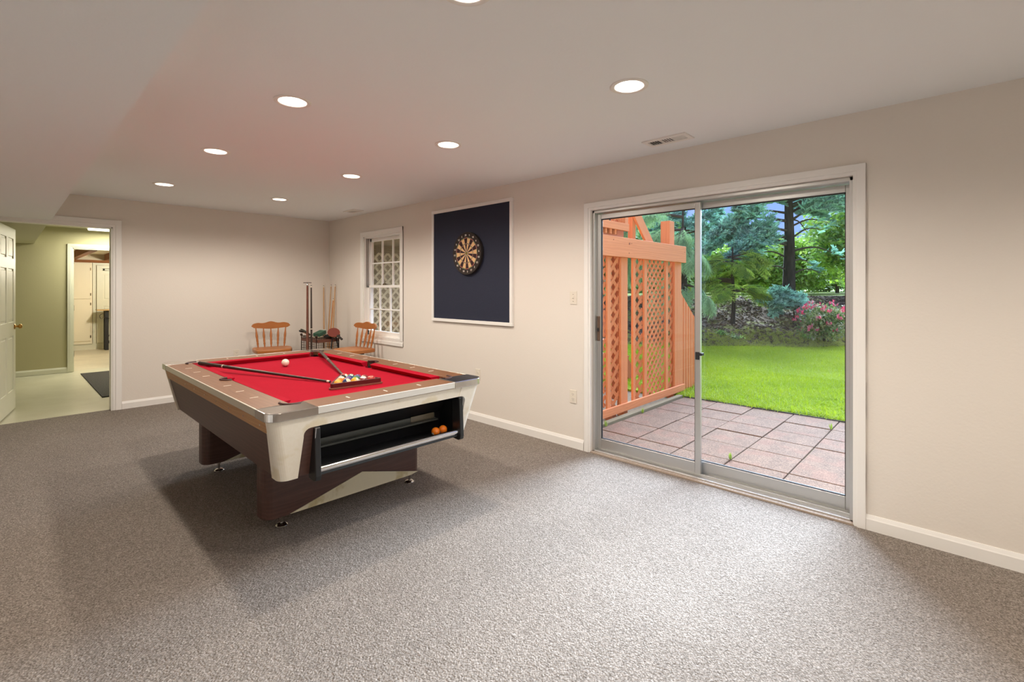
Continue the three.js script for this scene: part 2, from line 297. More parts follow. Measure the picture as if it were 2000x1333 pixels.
// ---------------------------------------------------------------- wall fittings
function plate(name, label, cat, pos, turn, kind) {
  const t = thing(name, label, cat, pos, turn);
  mesh('cover_plate', rbx(-0.036, 0.036, -0.058, 0.058, 0, 0.006, 0.004), M.plastic, t);
  if (kind === 'switch') { const g = rbx(-0.005, 0.005, -0.009, 0.012, 0.004, 0.016, 0.002); g.rotateX(-0.3); mesh('toggle', g, M.plastic, t); for (const y of [-0.03, 0.03]) mesh('screw', (() => { const c = cyl(0.003, 0.003, 0.002, 8); c.rotateX(Math.PI / 2); c.translate(0, y, 0.0065); return c; })(), M.hinge, t); }
  else for (const y of [-0.021, 0.021]) {
    const c = cyl(0.0165, 0.0165, 0.004, 20); c.rotateX(Math.PI / 2); c.translate(0, y, 0.006); const f = mesh('socket', c, M.plastic, t);
    mesh('slot', merge([bx(-0.008, -0.006, y - 0.002, y + 0.007, 0.0078, 0.0084), bx(0.006, 0.008, y - 0.002, y + 0.007, 0.0078, 0.0084), bx(-0.002, 0.002, y - 0.01, y - 0.006, 0.0078, 0.0084)]), M.plasticDark, f);
  }
}
plate('light_switch', 'cream toggle light switch on the wall beside the sliding door', 'light switch', [XW, 1.315, -2.525], -Math.PI / 2, 'switch');
plate('wall_outlet', 'cream duplex outlet low on the wall beside the sliding door', 'outlet', [XW, 0.448, -2.527], -Math.PI / 2);
plate('wall_outlet', 'outlet plate on the wall just behind the right end of the pool table', 'outlet', [XW, 0.492, -3.765], -Math.PI / 2);
plate('wall_outlet', 'outlet plate low on the far wall behind the left side of the pool table', 'outlet', [2.16, 0.521, ZB], 0);

// ---------------------------------------------------------------- dartboard on its navy panel
{
  const zc = -3.888, yc = 1.658, w = 0.642, h = 0.632;
  const t = thing('backing_panel', 'navy blue square panel in a white frame behind the dartboard', 'wall panel', [XW, yc, zc], -Math.PI / 2);
  mesh('panel', bx(-w + 0.02, w - 0.02, -h + 0.02, h - 0.02, 0, 0.016), std({ map: tex(256, 256, (u, v) => mixc([28, 33, 54], [34, 40, 62], fbm(u, v, 64, 64, 4, 3)), [0.3, 0.3]), roughness: 0.75, bumpMap: plasterBump, bumpScale: 0.0005 }), t);
  const f = 0.034;
  mesh('frame', merge([rbx(-w, w, h - f, h, 0, 0.028, 0.003), rbx(-w, w, -h, -h + f, 0, 0.028, 0.003), rbx(-w, -w + f, -h + f, h - f, 0, 0.0278, 0.003), rbx(w - f, w, -h + f, h - f, 0, 0.0278, 0.003)]), M.trim, t);
  const d = thing('dartboard', 'round bristle dartboard with black number ring hanging on the navy panel', 'dartboard', [XW - 0.0165, 1.772, -3.886], -Math.PI / 2);
  const R = 0.2275;
  mesh('body', lathe([[0, 0], [R - 0.004, 0], [R, 0.004], [R, 0.033], [R - 0.003, 0.037], [0, 0.037]], 64).rotateX(Math.PI / 2), std({ color: rgb(46, 40, 36), roughness: 0.6 }), d);
  const c = document.createElement('canvas'); c.width = c.height = 1024; const x = c.getContext('2d');
  x.fillStyle = '#2e2520'; x.fillRect(0, 0, 1024, 1024); x.translate(512, 512); x.rotate(-0.075);
  const S = 512 / R, order = [20, 1, 18, 4, 13, 6, 10, 15, 2, 17, 3, 19, 7, 16, 8, 11, 14, 9, 12, 5], A = Math.PI / 10;
  const sec = (i, r0, r1, col) => { const a = -Math.PI / 2 + (i - 0.5) * A; x.beginPath(); x.arc(0, 0, r1 * S, a, a + A); x.arc(0, 0, r0 * S, a + A, a, true); x.closePath(); x.fillStyle = col; x.fill(); };
  for (let i = 0; i < 20; i++) {
    const dark = i % 2 === 0;
    sec(i, 0.0, 0.170, dark ? '#33191b' : '#e2b884'); sec(i, 0.162, 0.170, dark ? '#a8402c' : '#6a7a2c'); sec(i, 0.099, 0.107, dark ? '#8e3a28' : '#5c6a2a');
  }
  x.fillStyle = '#6a7a2c'; x.beginPath(); x.arc(0, 0, 0.016 * S, 0, 7); x.fill(); x.fillStyle = '#a8402c'; x.beginPath(); x.arc(0, 0, 0.0065 * S, 0, 7); x.fill();
  x.fillStyle = '#efe6da'; x.font = 'bold 62px sans-serif'; x.textAlign = 'center'; x.textBaseline = 'middle';
  order.forEach((n, i) => { const a = i * A; x.fillText(String(n), Math.sin(a) * 0.197 * S, -Math.cos(a) * 0.197 * S); });
  const ct = new THREE.CanvasTexture(c); ct.colorSpace = THREE.SRGBColorSpace;
  const fg = new THREE.CircleGeometry(R - 0.003, 64); fg.translate(0, 0, 0.0376);
  mesh('face', fg, std({ map: ct, roughness: 0.85 }), d);
  const wires = [];
  for (const r of [0.170, 0.162, 0.107, 0.099, 0.016]) { const q = new THREE.TorusGeometry(r, 0.0007, 5, 64); q.translate(0, 0, 0.0382); wires.push(q); }
  for (let i = 0; i < 20; i++) { const a = (i + 0.5) * A + 0.075; wires.push(bar([-Math.sin(a) * 0.016, Math.cos(a) * 0.016, 0.0382], [-Math.sin(a) * 0.17, Math.cos(a) * 0.17, 0.0382], 0.0006, 0.0006, 5)); }
  mesh('wire_spider', merge(wires), M.aluminiumDull, d);
}

// ================================================================ THE HALL AND THE STORE ROOM BEHIND THE DOORWAY
const ZH = -10.95, ZF = -14.73;
struct('floor_hall', merge([bx(-1.6, 3.2, -0.07, -0.004, ZH - 0.14, ZB - 0.07)]), M.vinyl, 'pale shiny vinyl floor of the hall beyond the doorway', 'floor');
struct('floor_store', bx(-1.6, 3.6, -0.07, -0.004, ZF, ZH - 0.14), M.concrete, 'pale painted floor of the store room beyond the hall', 'floor');
struct('ceiling_hall', bx(-1.6, 3.2, 2.42, 2.55, ZH - 0.14, ZB - 0.1), M.hallCeiling, 'sage ceiling of the hall', 'ceiling');
struct('ceiling_soffit', bx(-1.6, 0.35, 2.122, 2.42, ZH, ZB - 0.12), M.hallCeiling, 'lower soffit under the ceiling of the hall', 'soffit');
{
  const x0 = 0.816, x1 = 1.63, h = 2.084, s = shape([[-1.6, -0.05], [x0, -0.05], [x0, h], [x1, h], [x1, -0.05], [3.2, -0.05], [3.2, 2.5], [-1.6, 2.5]]);
  const g = extr(s, 0.12); g.translate(0, 0, ZH - 0.12); struct('wall_hall_far', boxUV(g), M.hallWall, 'sage green end wall of the hall', 'wall');
  casing('trim_5', 'x', x0, x1, 0, h, ZH, 1, 0.068, 'pale casing framing the store room doorway', false, M.hallTrim);
  struct('trim_6', merge([bx(x0 - 0.001, x0 + 0.016, 0, h, ZH - 0.13, ZH + 0.002), bx(x1 - 0.016, x1 + 0.001, 0, h, ZH - 0.13, ZH + 0.002), bx(x0, x1, h - 0.016, h + 0.001, ZH - 0.13, ZH + 0.002)]), M.hallTrim, 'pale jamb of the store room doorway', 'jamb');
  for (const [y, w] of [[1.865, 'top'], [1.07, 'middle'], [0.29, 'bottom']]) {
    const t = thing('door_hinge', `${w} brass hinge on the store room door jamb`, 'hinge', [x0 + 0.016, y, ZH - 0.06]);
    mesh('leaf', rbx(0, 0.003, -0.045, 0.045, -0.034, 0.03, 0.001), M.hinge, t); mesh('knuckle', bar([0.005, -0.046, -0.036], [0.005, 0.046, -0.036], 0.006), M.hinge, t);
  }
  struct('baseboard_hall', run(BB, -1.6, x0 - 0.068, 'x', ZH, -1), M.hallTrim, 'pale baseboard along the hall end wall', 'baseboard');
}
struct('wall_hall_left', bx(-1.75, -1.6, -0.05, 2.55, ZF - 0.1, ZB - 0.1), M.hallWall, 'sage side wall of the hall hidden by the door', 'wall');
struct('wall_hall_right', bx(3.2, 3.35, -0.05, 2.55, ZH - 0.14, ZB - 0.1), M.hallWall, 'sage side wall of the hall out of sight', 'wall');
// hall light: a fluorescent fitting on the ceiling
{
  const t = thing('fluorescent_light', 'long white fluorescent fitting on the hall ceiling', 'ceiling light', [1.72, 2.42, -10.5]);
  mesh('housing', rbx(-0.76, 0.76, -0.03, 0, -0.11, 0.11, 0.006), M.lampTrim, t);
  mesh('diffuser', rbx(-0.745, 0.745, -0.055, -0.03, -0.09, 0.09, 0.01), std({ color: 0xffffff, emissive: new THREE.Color().setRGB(1, 0.97, 0.86), emissiveIntensity: 2.2 }), t);
  const l = new THREE.RectAreaLight(new THREE.Color().setRGB(1, 0.95, 0.77), 47, 1.45, 0.16); l.position.set(0, -0.058, 0); l.rotation.x = -Math.PI / 2; l.name = 'hall_lamp'; t.add(l);
}
// white six panel door standing open into the hall
function sixPanelDoor(t, W, Hh, mat, thick = 0.036) {
  const s = shape([[0, 0.01], [W, 0.01], [W, Hh], [0, Hh]]), st = 0.115, mw = 0.1, cx = [[st, W / 2 - mw / 2], [W / 2 + mw / 2, W - st]], rows = [[0.24, 0.86], [1.02, 1.62], [1.74, Hh - 0.12]];
  for (const c of cx) for (const r of rows) s.holes.push(rectHole(c[0], c[1], r[0], r[1]));
  const g = extr(s, thick - 0.006, 0.003); g.translate(0, 0, -thick / 2 + 0.003); mesh('leaf', boxUV(g), mat, t);
  for (const c of cx) for (const r of rows) {
    const p = new RoundedBoxGeometry(c[1] - c[0] + 0.002, r[1] - r[0] + 0.002, thick - 0.018, 1, 0.001); p.translate((c[0] + c[1]) / 2, (r[0] + r[1]) / 2, 0);
    const q = extr(shape([[c[0] + 0.022, r[0] + 0.022], [c[1] - 0.022, r[0] + 0.022], [c[1] - 0.022, r[1] - 0.022], [c[0] + 0.022, r[1] - 0.022]]), thick - 0.018, 0.006); q.translate(0, 0, -thick / 2 + 0.009);
    mesh('raised_panel', merge([p, q].map((o) => boxUV(o))), mat, t);
  }
}
{
  const t = structGroup('door_2', 'white six panel door standing open into the hall', 'door');
  t.position.set(-0.045, 0, ZB - 0.10); t.rotation.y = Math.atan2(0.845, 0.135);
  sixPanelDoor(t, 0.86, 2.085, M.hallTrim);
  for (const s of [-1, 1]) { const k = lathe([[0.0, 0.066], [0.012, 0.065], [0.024, 0.058], [0.028, 0.048], [0.024, 0.038], [0.012, 0.032], [0.011, 0.01], [0.03, 0.006], [0.032, 0]], 24); k.rotateX(s * Math.PI / 2); k.translate(0.795, 0.96, s * 0.018); mesh('knob', k, M.brass, t); }
}
// rubber mat
{
  const g = rbx(0.885, 1.85, -0.004, 0.008, -10.59, -8.09, 0.004); solo('floor_mat', g, std({ color: rgb(48, 44, 40), roughness: 0.85, bumpMap: plasterBump, bumpScale: 0.003 }), 'dark rubber mat lying on the hall floor', 'mat');
}
// store room
struct('wall_store_far', bx(-1.6, 3.75, -0.05, 2.6, ZF - 0.1, ZF), std({ color: rgb(226, 216, 192), roughness: 0.8 }), 'cream far wall of the store room', 'wall');
struct('wall_store_right', bx(3.6, 3.75, -0.05, 2.6, ZF, ZH - 0.1), M.hallWall, 'side wall of the store room out of sight', 'wall');
struct('ceiling_store', bx(-1.6, 3.75, 2.2, 2.55, ZF - 0.1, ZH - 0.12), std({ color: rgb(236, 228, 206), roughness: 0.9 }), 'cream panels between the store room ceiling joists', 'ceiling');
const joistMat = std({ map: woodTex([168, 112, 66], [110, 66, 36], 12, [1, 0.3]), roughness: 0.8 });
{
  const words = ['nearest the doorway jamb', 'in the middle', 'towards the right'];
  [1.10, 1.69, 2.28].forEach((x, i) => { // joists running away at a slight slant
    const g = bx(-0.05, 0.05, 2.06, 2.2, ZF + 0.1, ZH - 0.16); const m = solo('ceiling_joist', g, joistMat, `exposed brown ceiling joist in the store room, ${words[i]}`, 'joist', 'store room joists'); m.position.x = x + 0.0;
  });
  solo('ledger_beam', bx(-1.6, 3.6, 2.0, 2.06, ZF, ZF + 0.1), joistMat, 'brown beam along the top of the store room far wall', 'beam');
}
struct('baseboard_store', bx(-1.6, 3.6, -0.004, 0.13, ZF, ZF + 0.018), M.hallTrim, 'tall white skirting under the store room cabinet', 'baseboard');
{
  const cm = std({ color: rgb(238, 230, 208), roughness: 0.55 });
  const t = thing('storage_cabinet', 'tall cream storage cabinet with an upper and a lower door', 'cabinet', [0, 0, ZF + 0.018]);
  mesh('body', bx(0.55, 1.43, 0.13, 2.0, 0, 0.02), cm, t);
  const a = mesh('door', rbx(0.98, 1.405, 1.17, 1.985, 0.02, 0.038, 0.003), cm, t), b = mesh('door', rbx(0.98, 1.405, 0.2, 1.155, 0.02, 0.038, 0.003), cm, t);
  for (const y of [1.85, 1.27]) mesh('hinge', rbx(1.39, 1.41, y - 0.03, y + 0.03, 0.036, 0.046, 0.002), M.hinge, a);
  for (const y of [1.05, 0.3]) mesh('hinge', rbx(1.39, 1.41, y - 0.03, y + 0.03, 0.036, 0.046, 0.002), M.hinge, b);
}
{
  const t = structGroup('door_3', 'pale six panel door in the far wall of the store room', 'door');
  t.position.set(1.51, 0.13, ZF + 0.03);
  sixPanelDoor(t, 0.76, 1.81, M.hallTrim, 0.03);
  const c = casing('trim_7', 'x', 1.5, 2.28, 0.13, 1.945, ZF, 1, 0.06, 'pale casing around the store room far door', false, M.hallTrim);
}
{
  const t = thing('work_table', 'work table with a light wooden top and black legs in the store room', 'table', [0, 0, 0]);
  mesh('tabletop', rbx(1.475, 2.6, 0.9, 0.925, -14.58, -14.24, 0.004), std({ map: woodTex([206, 176, 120], [176, 140, 88], 5), roughness: 0.5 }), t);
  mesh('apron', bx(1.6, 2.5, 0.72, 0.9, -14.5, -14.47), std({ color: rgb(214, 206, 184), roughness: 0.6 }), t);
  for (const [x, z] of [[1.645, -14.47], [2.45, -14.47], [1.645, -14.32], [2.45, -14.32]]) mesh('leg', rbx(x - 0.034, x + 0.034, 0, 0.9, z - 0.03, z + 0.03, 0.004), M.rubber, t);
  mesh('stretcher', bx(1.66, 2.44, 0.15, 0.2, -14.49, -14.45), M.rubber, t); mesh('stretcher', bx(1.66, 2.44, 0.15, 0.2, -14.34, -14.3), M.rubber, t);
  const c = new THREE.CatmullRomCurve3([[1.58, 0.84, -14.27], [1.52, 0.8, -14.27], [1.54, 0.72, -14.27], [1.62, 0.76, -14.265], [1.7, 0.7, -14.265], [1.72, 0.55, -14.27], [1.69, 0.36, -14.27], [1.67, 0.3, -14.27]].map((p) => new THREE.Vector3(...p)));
  solo('power_cord', new THREE.TubeGeometry(c, 40, 0.006, 6), M.rubber, 'black power cord looped on the work table leg', 'cord');
}
{
  const t = thing('store_light', 'round globe ceiling light in the store room out of sight', 'ceiling light', [2.0, 1.93, -12.7]);
  mesh('stem', bar([0, 0.09, 0], [0, 0.27, 0], 0.012), M.lampTrim, t);
  mesh('globe', new THREE.SphereGeometry(0.1, 24, 16), std({ color: 0xffffff, emissive: new THREE.Color().setRGB(1, 0.96, 0.86), emissiveIntensity: 3 }), t);
  const l = new THREE.PointLight(new THREE.Color().setRGB(1, 0.92, 0.76), 5.5); l.castShadow = true; l.shadow.radius = 4; l.name = 'store_lamp'; t.add(l);
}

// ================================================================ POOL TABLE
const TC = [1.538, 0, -3.515], TR = -0.009, BED = 0.763;
const feltTex = tex(512, 512, (u, v) => mixc([156, 8, 32], [178, 18, 46], clamp(fbm(u, v, 128, 128, 6, 2) * 0.7 + fbm(u, v, 6, 6, 2, 3) * 0.3)), [0.5, 0.5]);
const T = {
  felt: phy({ map: feltTex, roughness: 0.95, specularIntensity: 0.25 }),
  railWood: std({ map: woodTex([142, 98, 64], [106, 68, 42], 31, [0.9, 0.22]), roughness: 0.38 }),
  tanWood: std({ map: woodTex([206, 162, 112], [172, 122, 76], 41, [1.1, 0.2]), roughness: 0.45 }),
  brown: std({ map: woodTex([98, 68, 58], [68, 44, 38], 51, [0.8, 0.25]), roughness: 0.4 }),
  cream: std({ map: tex(512, 512, (u, v) => { const s = sstep(0.62, 0.78, fbm(u, v, 5, 7, 88, 5)); return mixc([240, 234, 220], [214, 200, 164], s * 0.5 + 0.1 * pnoise(u * 90, v * 90, 90, 90, 3)); }, [0.7, 0.7]), roughness: 0.38 }),
  creamWorn: std({ map: tex(512, 512, (u, v) => { const s = sstep(0.5, 0.7, fbm(u, v, 7, 5, 91, 5)); return mixc([214, 206, 176], [176, 160, 112], s * 0.7); }, [0.6, 0.6]), roughness: 0.5 }),
  black: std({ color: rgb(26, 27, 29), roughness: 0.35 }),
  blackMatt: std({ color: rgb(20, 19, 18), roughness: 0.8 }),
  leather: std({ color: rgb(72, 40, 34), roughness: 0.6 }),
  inlay: std({ color: rgb(246, 240, 226), roughness: 0.3 }),
  railTrim: std({ color: rgb(214, 208, 192), metalness: 0.55, roughness: 0.35 }),
  frontTrim: std({ color: rgb(226, 224, 218), metalness: 0.4, roughness: 0.35 }),
};
const table = thing('pool_table', 'vintage pool table with red felt, brown rails and cream chrome capped corners', 'pool table', TC, TR);
{
  const t = table, D2R = Math.PI / 180;
  const flat = (s, depth, top, bevel = 0) => { const g = extr(s, depth - 2 * bevel, bevel, 16); g.rotateX(Math.PI / 2); g.translate(0, top - bevel, 0); return g; };
  // bed cloth with the pocket mouths cut out
  const pts = [], arc = (cx, cz, r, a0, a1, n = 14) => { for (let i = 0; i <= n; i++) { const a = lerp(a0, a1, i / n) * D2R; pts.push([cx + r * Math.cos(a), cz + r * Math.sin(a)]); } };
  arc(0.515, 0, 0.048, -96, -264); arc(0.49, 0.955, 0.055, -68.7, -190.5); arc(-0.49, 0.955, 0.055, 10.5, -111.3);
  arc(-0.515, 0, 0.048, 84, -84); arc(-0.49, -0.955, 0.055, 111.3, -10.5); arc(0.49, -0.955, 0.055, 190.5, 68.7);
  mesh('bed_cloth', boxUV(flat(shape(pts), 0.03, BED)), T.felt, t);
  // cushions
  const prof = [[0, 0.795], [0.05, 0.801], [0.05, BED + 0.0005], [0.022, BED + 0.0005], [0.005, 0.786]];
  function cushion(len, cut0, cut1) {
    const g = extr(shape(prof), len); const p = g.attributes.position;
    for (let i = 0; i < p.count; i++) { const d = p.getX(i), z = p.getZ(i), k = 1 - d / 0.05; p.setZ(i, z < len / 2 ? z + cut0 * k : z - cut1 * k); }
    g.computeVertexNormals(); return g;
  }
  for (const sx of [-1, 1]) for (const sz of [-1, 1]) {
    const g = cushion(0.843, 0.014, 0.035); g.translate(0.46, 0, 0.057);
    g.rotateY(0); if (sx < 0 || sz < 0) { g.scale(sx, 1, sz); if (sx * sz < 0) { const a = g.attributes.position.array; for (let i = 0; i < a.length; i += 9) for (let k = 0; k < 3; k++) { const q = a[i + 3 + k]; a[i + 3 + k] = a[i + 6 + k]; a[i + 6 + k] = q; } } g.computeVertexNormals(); }
    mesh('cushion', boxUV(g), T.felt, t);
  }
  for (const sz of [-1, 1]) { const g = cushion(0.87, 0.035, 0.035); g.translate(0.915, 0, -0.435); g.rotateY(-sz * Math.PI / 2); mesh('cushion', boxUV(g), T.felt, t); }
  // wooden rails, each with the side pocket bitten out
  for (const sx of [-1, 1]) {
    const q = [[sx * 0.668, -0.985], [sx * 0.51, -0.985]]; for (let i = 0; i <= 12; i++) { const a = (-90 + 180 * i / 12) * D2R; q.push([sx * (0.515 + 0.052 * Math.cos(a)), 0.052 * Math.sin(a)]); } q.push([sx * 0.51, 0.985], [sx * 0.668, 0.985]);
    const r = mesh('rail', boxUV(flat(shape(q), 0.04, 0.802, 0.002), true), T.railWood, t);
    for (const k of [-3, -2, -1, 1, 2, 3]) mesh('diamond_inlay', bx(sx * 0.59 - 0.021, sx * 0.59 + 0.021, 0.8015, 0.8028, k * 0.232 - 0.0035, k * 0.232 + 0.0035), T.inlay, r);
    mesh('rail_trim', rbx(Math.min(sx * 0.668, sx * 0.678), Math.max(sx * 0.668, sx * 0.678), 0.764, 0.803, -0.985, 0.985, 0.003), T.railTrim, t);
  }
  for (const sz of [-1, 1]) {
    const r = mesh('rail', boxUV(flat(shape([[-0.44, sz * 0.965], [0.44, sz * 0.965], [0.44, sz * 1.143], [-0.44, sz * 1.143]]), 0.04, 0.802, 0.002)), T.railWood, t);
    for (const k of [-1, 0, 1]) mesh('diamond_inlay', bx(k * 0.232 - 0.004, k * 0.232 + 0.004, 0.8015, 0.8028, sz * 1.055 - 0.021, sz * 1.055 + 0.021), T.inlay, r);
    mesh('rail_trim', rbx(-0.44, 0.44, 0.766, 0.803, Math.min(sz * 1.143, sz * 1.153), Math.max(sz * 1.143, sz * 1.153), 0.003), T.frontTrim, t);
  }
  // chrome corner castings
  for (const sx of [-1, 1]) for (const sz of [-1, 1]) {
    const q = [[0.44, 0.988]]; for (let i = 0; i <= 12; i++) { const a = lerp(146, 30, i / 12) * D2R; q.push([0.49 - 0.06 * Math.cos(a), 0.955 + 0.06 * Math.sin(a)]); }
    q.push([0.68, 0.985]); for (let i = 0; i <= 8; i++) { const a = (i / 8) * Math.PI / 2; q.push([0.62 + 0.06 * Math.cos(a), 1.095 + 0.06 * Math.sin(a)]); } q.push([0.44, 1.155]);
    mesh('corner_casting', flat(shape(q.map(([x, z]) => [x * sx, z * sz])), 0.044, 0.805, 0.004), M.chromeWorn, t);
  }
  // pockets: leather rim over a dark well
  const pocket = (x, z, r, a0, a1) => {
    const w = mesh('pocket', (() => { const g = lathe([[r, 0.085], [r, 0.0], [0, -0.005]], 24); g.translate(x, 0.68, z); return g; })(), T.blackMatt, t);
    const R = new THREE.TorusGeometry(r, 0.008, 8, 24, (a1 - a0) * D2R); R.rotateZ(a0 * D2R); R.rotateX(Math.PI / 2); R.translate(x, 0.803, z); mesh('pocket_rim', R, T.leather, w);
    const L = new THREE.CylinderGeometry(r, r, 0.045, 24, 1, true, (90 - a1) * D2R, (a1 - a0) * D2R); L.translate(x, 0.78, z); mesh('pocket_liner', L, T.leather, w);
  };
  pocket(0.49, 0.955, 0.058, -20, 110); pocket(-0.49, 0.955, 0.058, 70, 200); pocket(-0.49, -0.955, 0.058, 160, 290); pocket(0.49, -0.955, 0.058, 250, 380);
  pocket(0.515, 0, 0.05, -90, 90); pocket(-0.515, 0, 0.05, 90, 270);
  // cabinet, narrowing towards the bottom
  const hx = (y) => 0.662 - (0.766 - y) * 0.21, hz = (y) => 1.14 - (0.766 - y) * 0.21, YB = 0.448;
  const slab = (P, n, d) => { // a quad given by four corners, made d thick against its normal n
    const v = P.concat(P.map((p) => [p[0] - n[0] * d, p[1] - n[1] * d, p[2] - n[2] * d])), f = [[0, 1, 2, 3], [7, 6, 5, 4], [0, 4, 5, 1], [1, 5, 6, 2], [2, 6, 7, 3], [3, 7, 4, 0]], o = [];
    for (const [a, b, c, e] of f) for (const i of [a, b, c, a, c, e]) o.push(...v[i]);
    const g = new THREE.BufferGeometry(); g.setAttribute('position', new THREE.Float32BufferAttribute(o, 3)); g.computeVertexNormals(); return boxUV(g);
  };
  const zS = (y) => hz(y) - 0.05;
  for (const sx of [-1, 1]) {
    const q = (y0, y1, inset) => slab([[sx * (hx(y0) - inset), y0, -zS(y0)], [sx * (hx(y0) - inset), y0, zS(y0)], [sx * (hx(y1) - inset), y1, zS(y1)], [sx * (hx(y1) - inset), y1, -zS(y1)]], [sx, 0, 0], 0.02);
    mesh('side_panel', q(YB, 0.702, 0.006), T.brown, t);
    const s = mesh('side_strip', q(0.692, 0.763, -0.003), T.tanWood, t);
    for (let k = -4; k <= 4; k++) { const c = cyl(0.005, 0.005, 0.004, 8); c.rotateZ(Math.PI / 2); c.translate(sx * (hx(0.722) + 0.002), 0.722, k * 0.245); mesh('screw', c, M.chrome, s); }
  }
  const OL = -0.43, OR = 0.5;
  for (const sz of [-1, 1]) {
    const q = (x0, x1, y0, y1, inset) => slab([[x0, y0, sz * (hz(y0) - inset)], [x1, y0, sz * (hz(y0) - inset)], [x1, y1, sz * (hz(y1) - inset)], [x0, y1, sz * (hz(y1) - inset)]], [0, 0, sz], 0.02);
    if (sz > 0) {
      mesh('end_band', q(OL, OR, 0.7, 0.766, 0), T.cream, t);
      mesh('end_panel', q(-0.548, OL - 0.004, YB, 0.702, 0.006), T.brown, t); mesh('end_panel', q(OR + 0.004, 0.548, YB, 0.702, 0.006), T.brown, t);
    } else { mesh('end_band', q(-0.43, 0.43, 0.7, 0.766, 0), T.cream, t); mesh('end_panel', q(-0.548, 0.548, YB, 0.702, 0.006), T.brown, t); }
  }
  mesh('cabinet_bottom', bx(-0.585, 0.585, YB, YB + 0.015, -1.06, 0.9), T.blackMatt, t);
  mesh('slate', bx(-0.63, 0.63, 0.70, 0.732, -1.1, 0.86), T.blackMatt, t);
  // cream corner shells wrapping round the cabinet edge
  function shell(sx, sz, bTop, bMid, bLow) {
    const rows = [0.766, 0.745, 0.722, 0.7005, 0.6995]; for (let i = 1; i <= 8; i++) rows.push(0.6995 - 0.045 * (1 - Math.cos(i / 8 * Math.PI / 2))); for (let i = 1; i <= 5; i++) rows.push(lerp(0.6545, YB - 0.004, i / 5));
    const n = 22, out = [], ins = [];
    for (const y of rows) {
      let b, a = 0.075;
      if (y > 0.7) b = bTop; else if (y > 0.6546) { const k = (y - 0.6545) / 0.045; b = bMid + 0.045 * (1 - Math.sqrt(Math.max(0, 1 - k * k))); } else b = lerp(bMid, bLow, (0.6545 - y) / 0.21);
      if (y <= 0.7) a = 0.065 + 0.03 * clamp((0.7 - y) / 0.25); else a = 0.06;
      const r = 0.045, X = hx(y), Z = hz(y), o = [], q = [];
      for (let i = 0; i <= n; i++) {
        let x, z, nx, nz; const u = i / n;
        if (u < 0.25) { z = lerp(Z - Math.max(a, r), Z - r, u / 0.25); x = X; nx = 1; nz = 0; }
        else if (u < 0.6) { const k = (u - 0.25) / 0.35 * Math.PI / 2; x = X - r + r * Math.cos(k); z = Z - r + r * Math.sin(k); nx = Math.cos(k); nz = Math.sin(k); }
        else { x = lerp(X - r, X - Math.max(b, r), (u - 0.6) / 0.4); z = Z; nx = 0; nz = 1; }
        o.push([sx * (x + nx * 0.004), y, sz * (z + nz * 0.004)]); q.push([sx * (x - nx * 0.012), y, sz * (z - nz * 0.012)]);
      }
      out.push(o); ins.push(q);
    }
    const v = [], quad = (a, b, c, d) => { v.push(...a, ...b, ...c, ...a, ...c, ...d); }, m = rows.length - 1;
    for (let j = 0; j < m; j++) { for (let i = 0; i < n; i++) { quad(out[j][i], out[j][i + 1], out[j + 1][i + 1], out[j + 1][i]); quad(ins[j][i + 1], ins[j][i], ins[j + 1][i], ins[j + 1][i + 1]); } quad(out[j][0], out[j + 1][0], ins[j + 1][0], ins[j][0]); quad(out[j + 1][n], out[j][n], ins[j][n], ins[j + 1][n]); }
    for (let i = 0; i < n; i++) { quad(out[m][i], out[m][i + 1], ins[m][i + 1], ins[m][i]); quad(out[0][i + 1], out[0][i], ins[0][i], ins[0][i + 1]); }
    if (sx * sz < 0) for (let i = 0; i < v.length; i += 9) for (let k = 0; k < 3; k++) { const s = v[i + 3 + k]; v[i + 3 + k] = v[i + 6 + k]; v[i + 6 + k] = s; }
    const g = new THREE.BufferGeometry(); g.setAttribute('position', new THREE.Float32BufferAttribute(v, 3)); g.computeVertexNormals();
    mesh('corner_shell', boxUV(g), T.cream, t);
  }
  shell(-1, 1, 0.228, 0.14, 0.085); shell(1, 1, 0.158, 0.095, 0.062); shell(-1, -1, 0.228, 0.14, 0.085); shell(1, -1, 0.228, 0.14, 0.085);
  // ball return in the near end
  const br = new THREE.Group(); br.name = 'ball_return'; t.add(br);
  mesh('return_back', slab([[OL, 0.575, 0.93], [OR, 0.575, 0.93], [OR, 0.705, 0.99], [OL, 0.705, 0.99]], [0, 0, 1], 0.012), T.black, br);
  mesh('return_ledge', merge([rbx(OL, OR - 0.06, 0.533, 0.575, 0.925, 0.94, 0.003), rbx(OL, OR - 0.06, 0.533, 0.545, 0.93, 0.975, 0.003)]), std({ color: rgb(74, 78, 74), roughness: 0.3, metalness: 0.2 }), br);
  mesh('return_window', rbx(OR - 0.25, OR - 0.07, 0.535, 0.58, 0.938, 0.944, 0.002), std({ color: rgb(112, 104, 88), roughness: 0.25 }), br);
  mesh('return_trough', merge([slab([[OL, 0.452, 0.90], [OR, 0.452, 0.90], [OR, 0.575, 0.92], [OL, 0.575, 0.92]], [0, 0, 1], 0.012), bx(OL, OR, 0.44, 0.453, 0.89, 1.085), bx(OL - 0.012, OL, 0.44, 0.705, 0.89, 1.085), bx(OR, OR + 0.012, 0.44, 0.705, 0.89, 1.085), bx(OL, OR, 0.7, 0.706, 0.89, 1.11)]), T.black, br);
  mesh('return_bar', bar([OL + 0.01, 0.474, 1.112], [OR - 0.01, 0.474, 1.112], 0.0175, 0.0175, 24), M.chrome, br);
  mesh('return_bumper', rbx(OL, OR, 0.44, 0.462, 1.085, 1.112, 0.006), std({ color: rgb(52, 60, 66), roughness: 0.4 }), br);
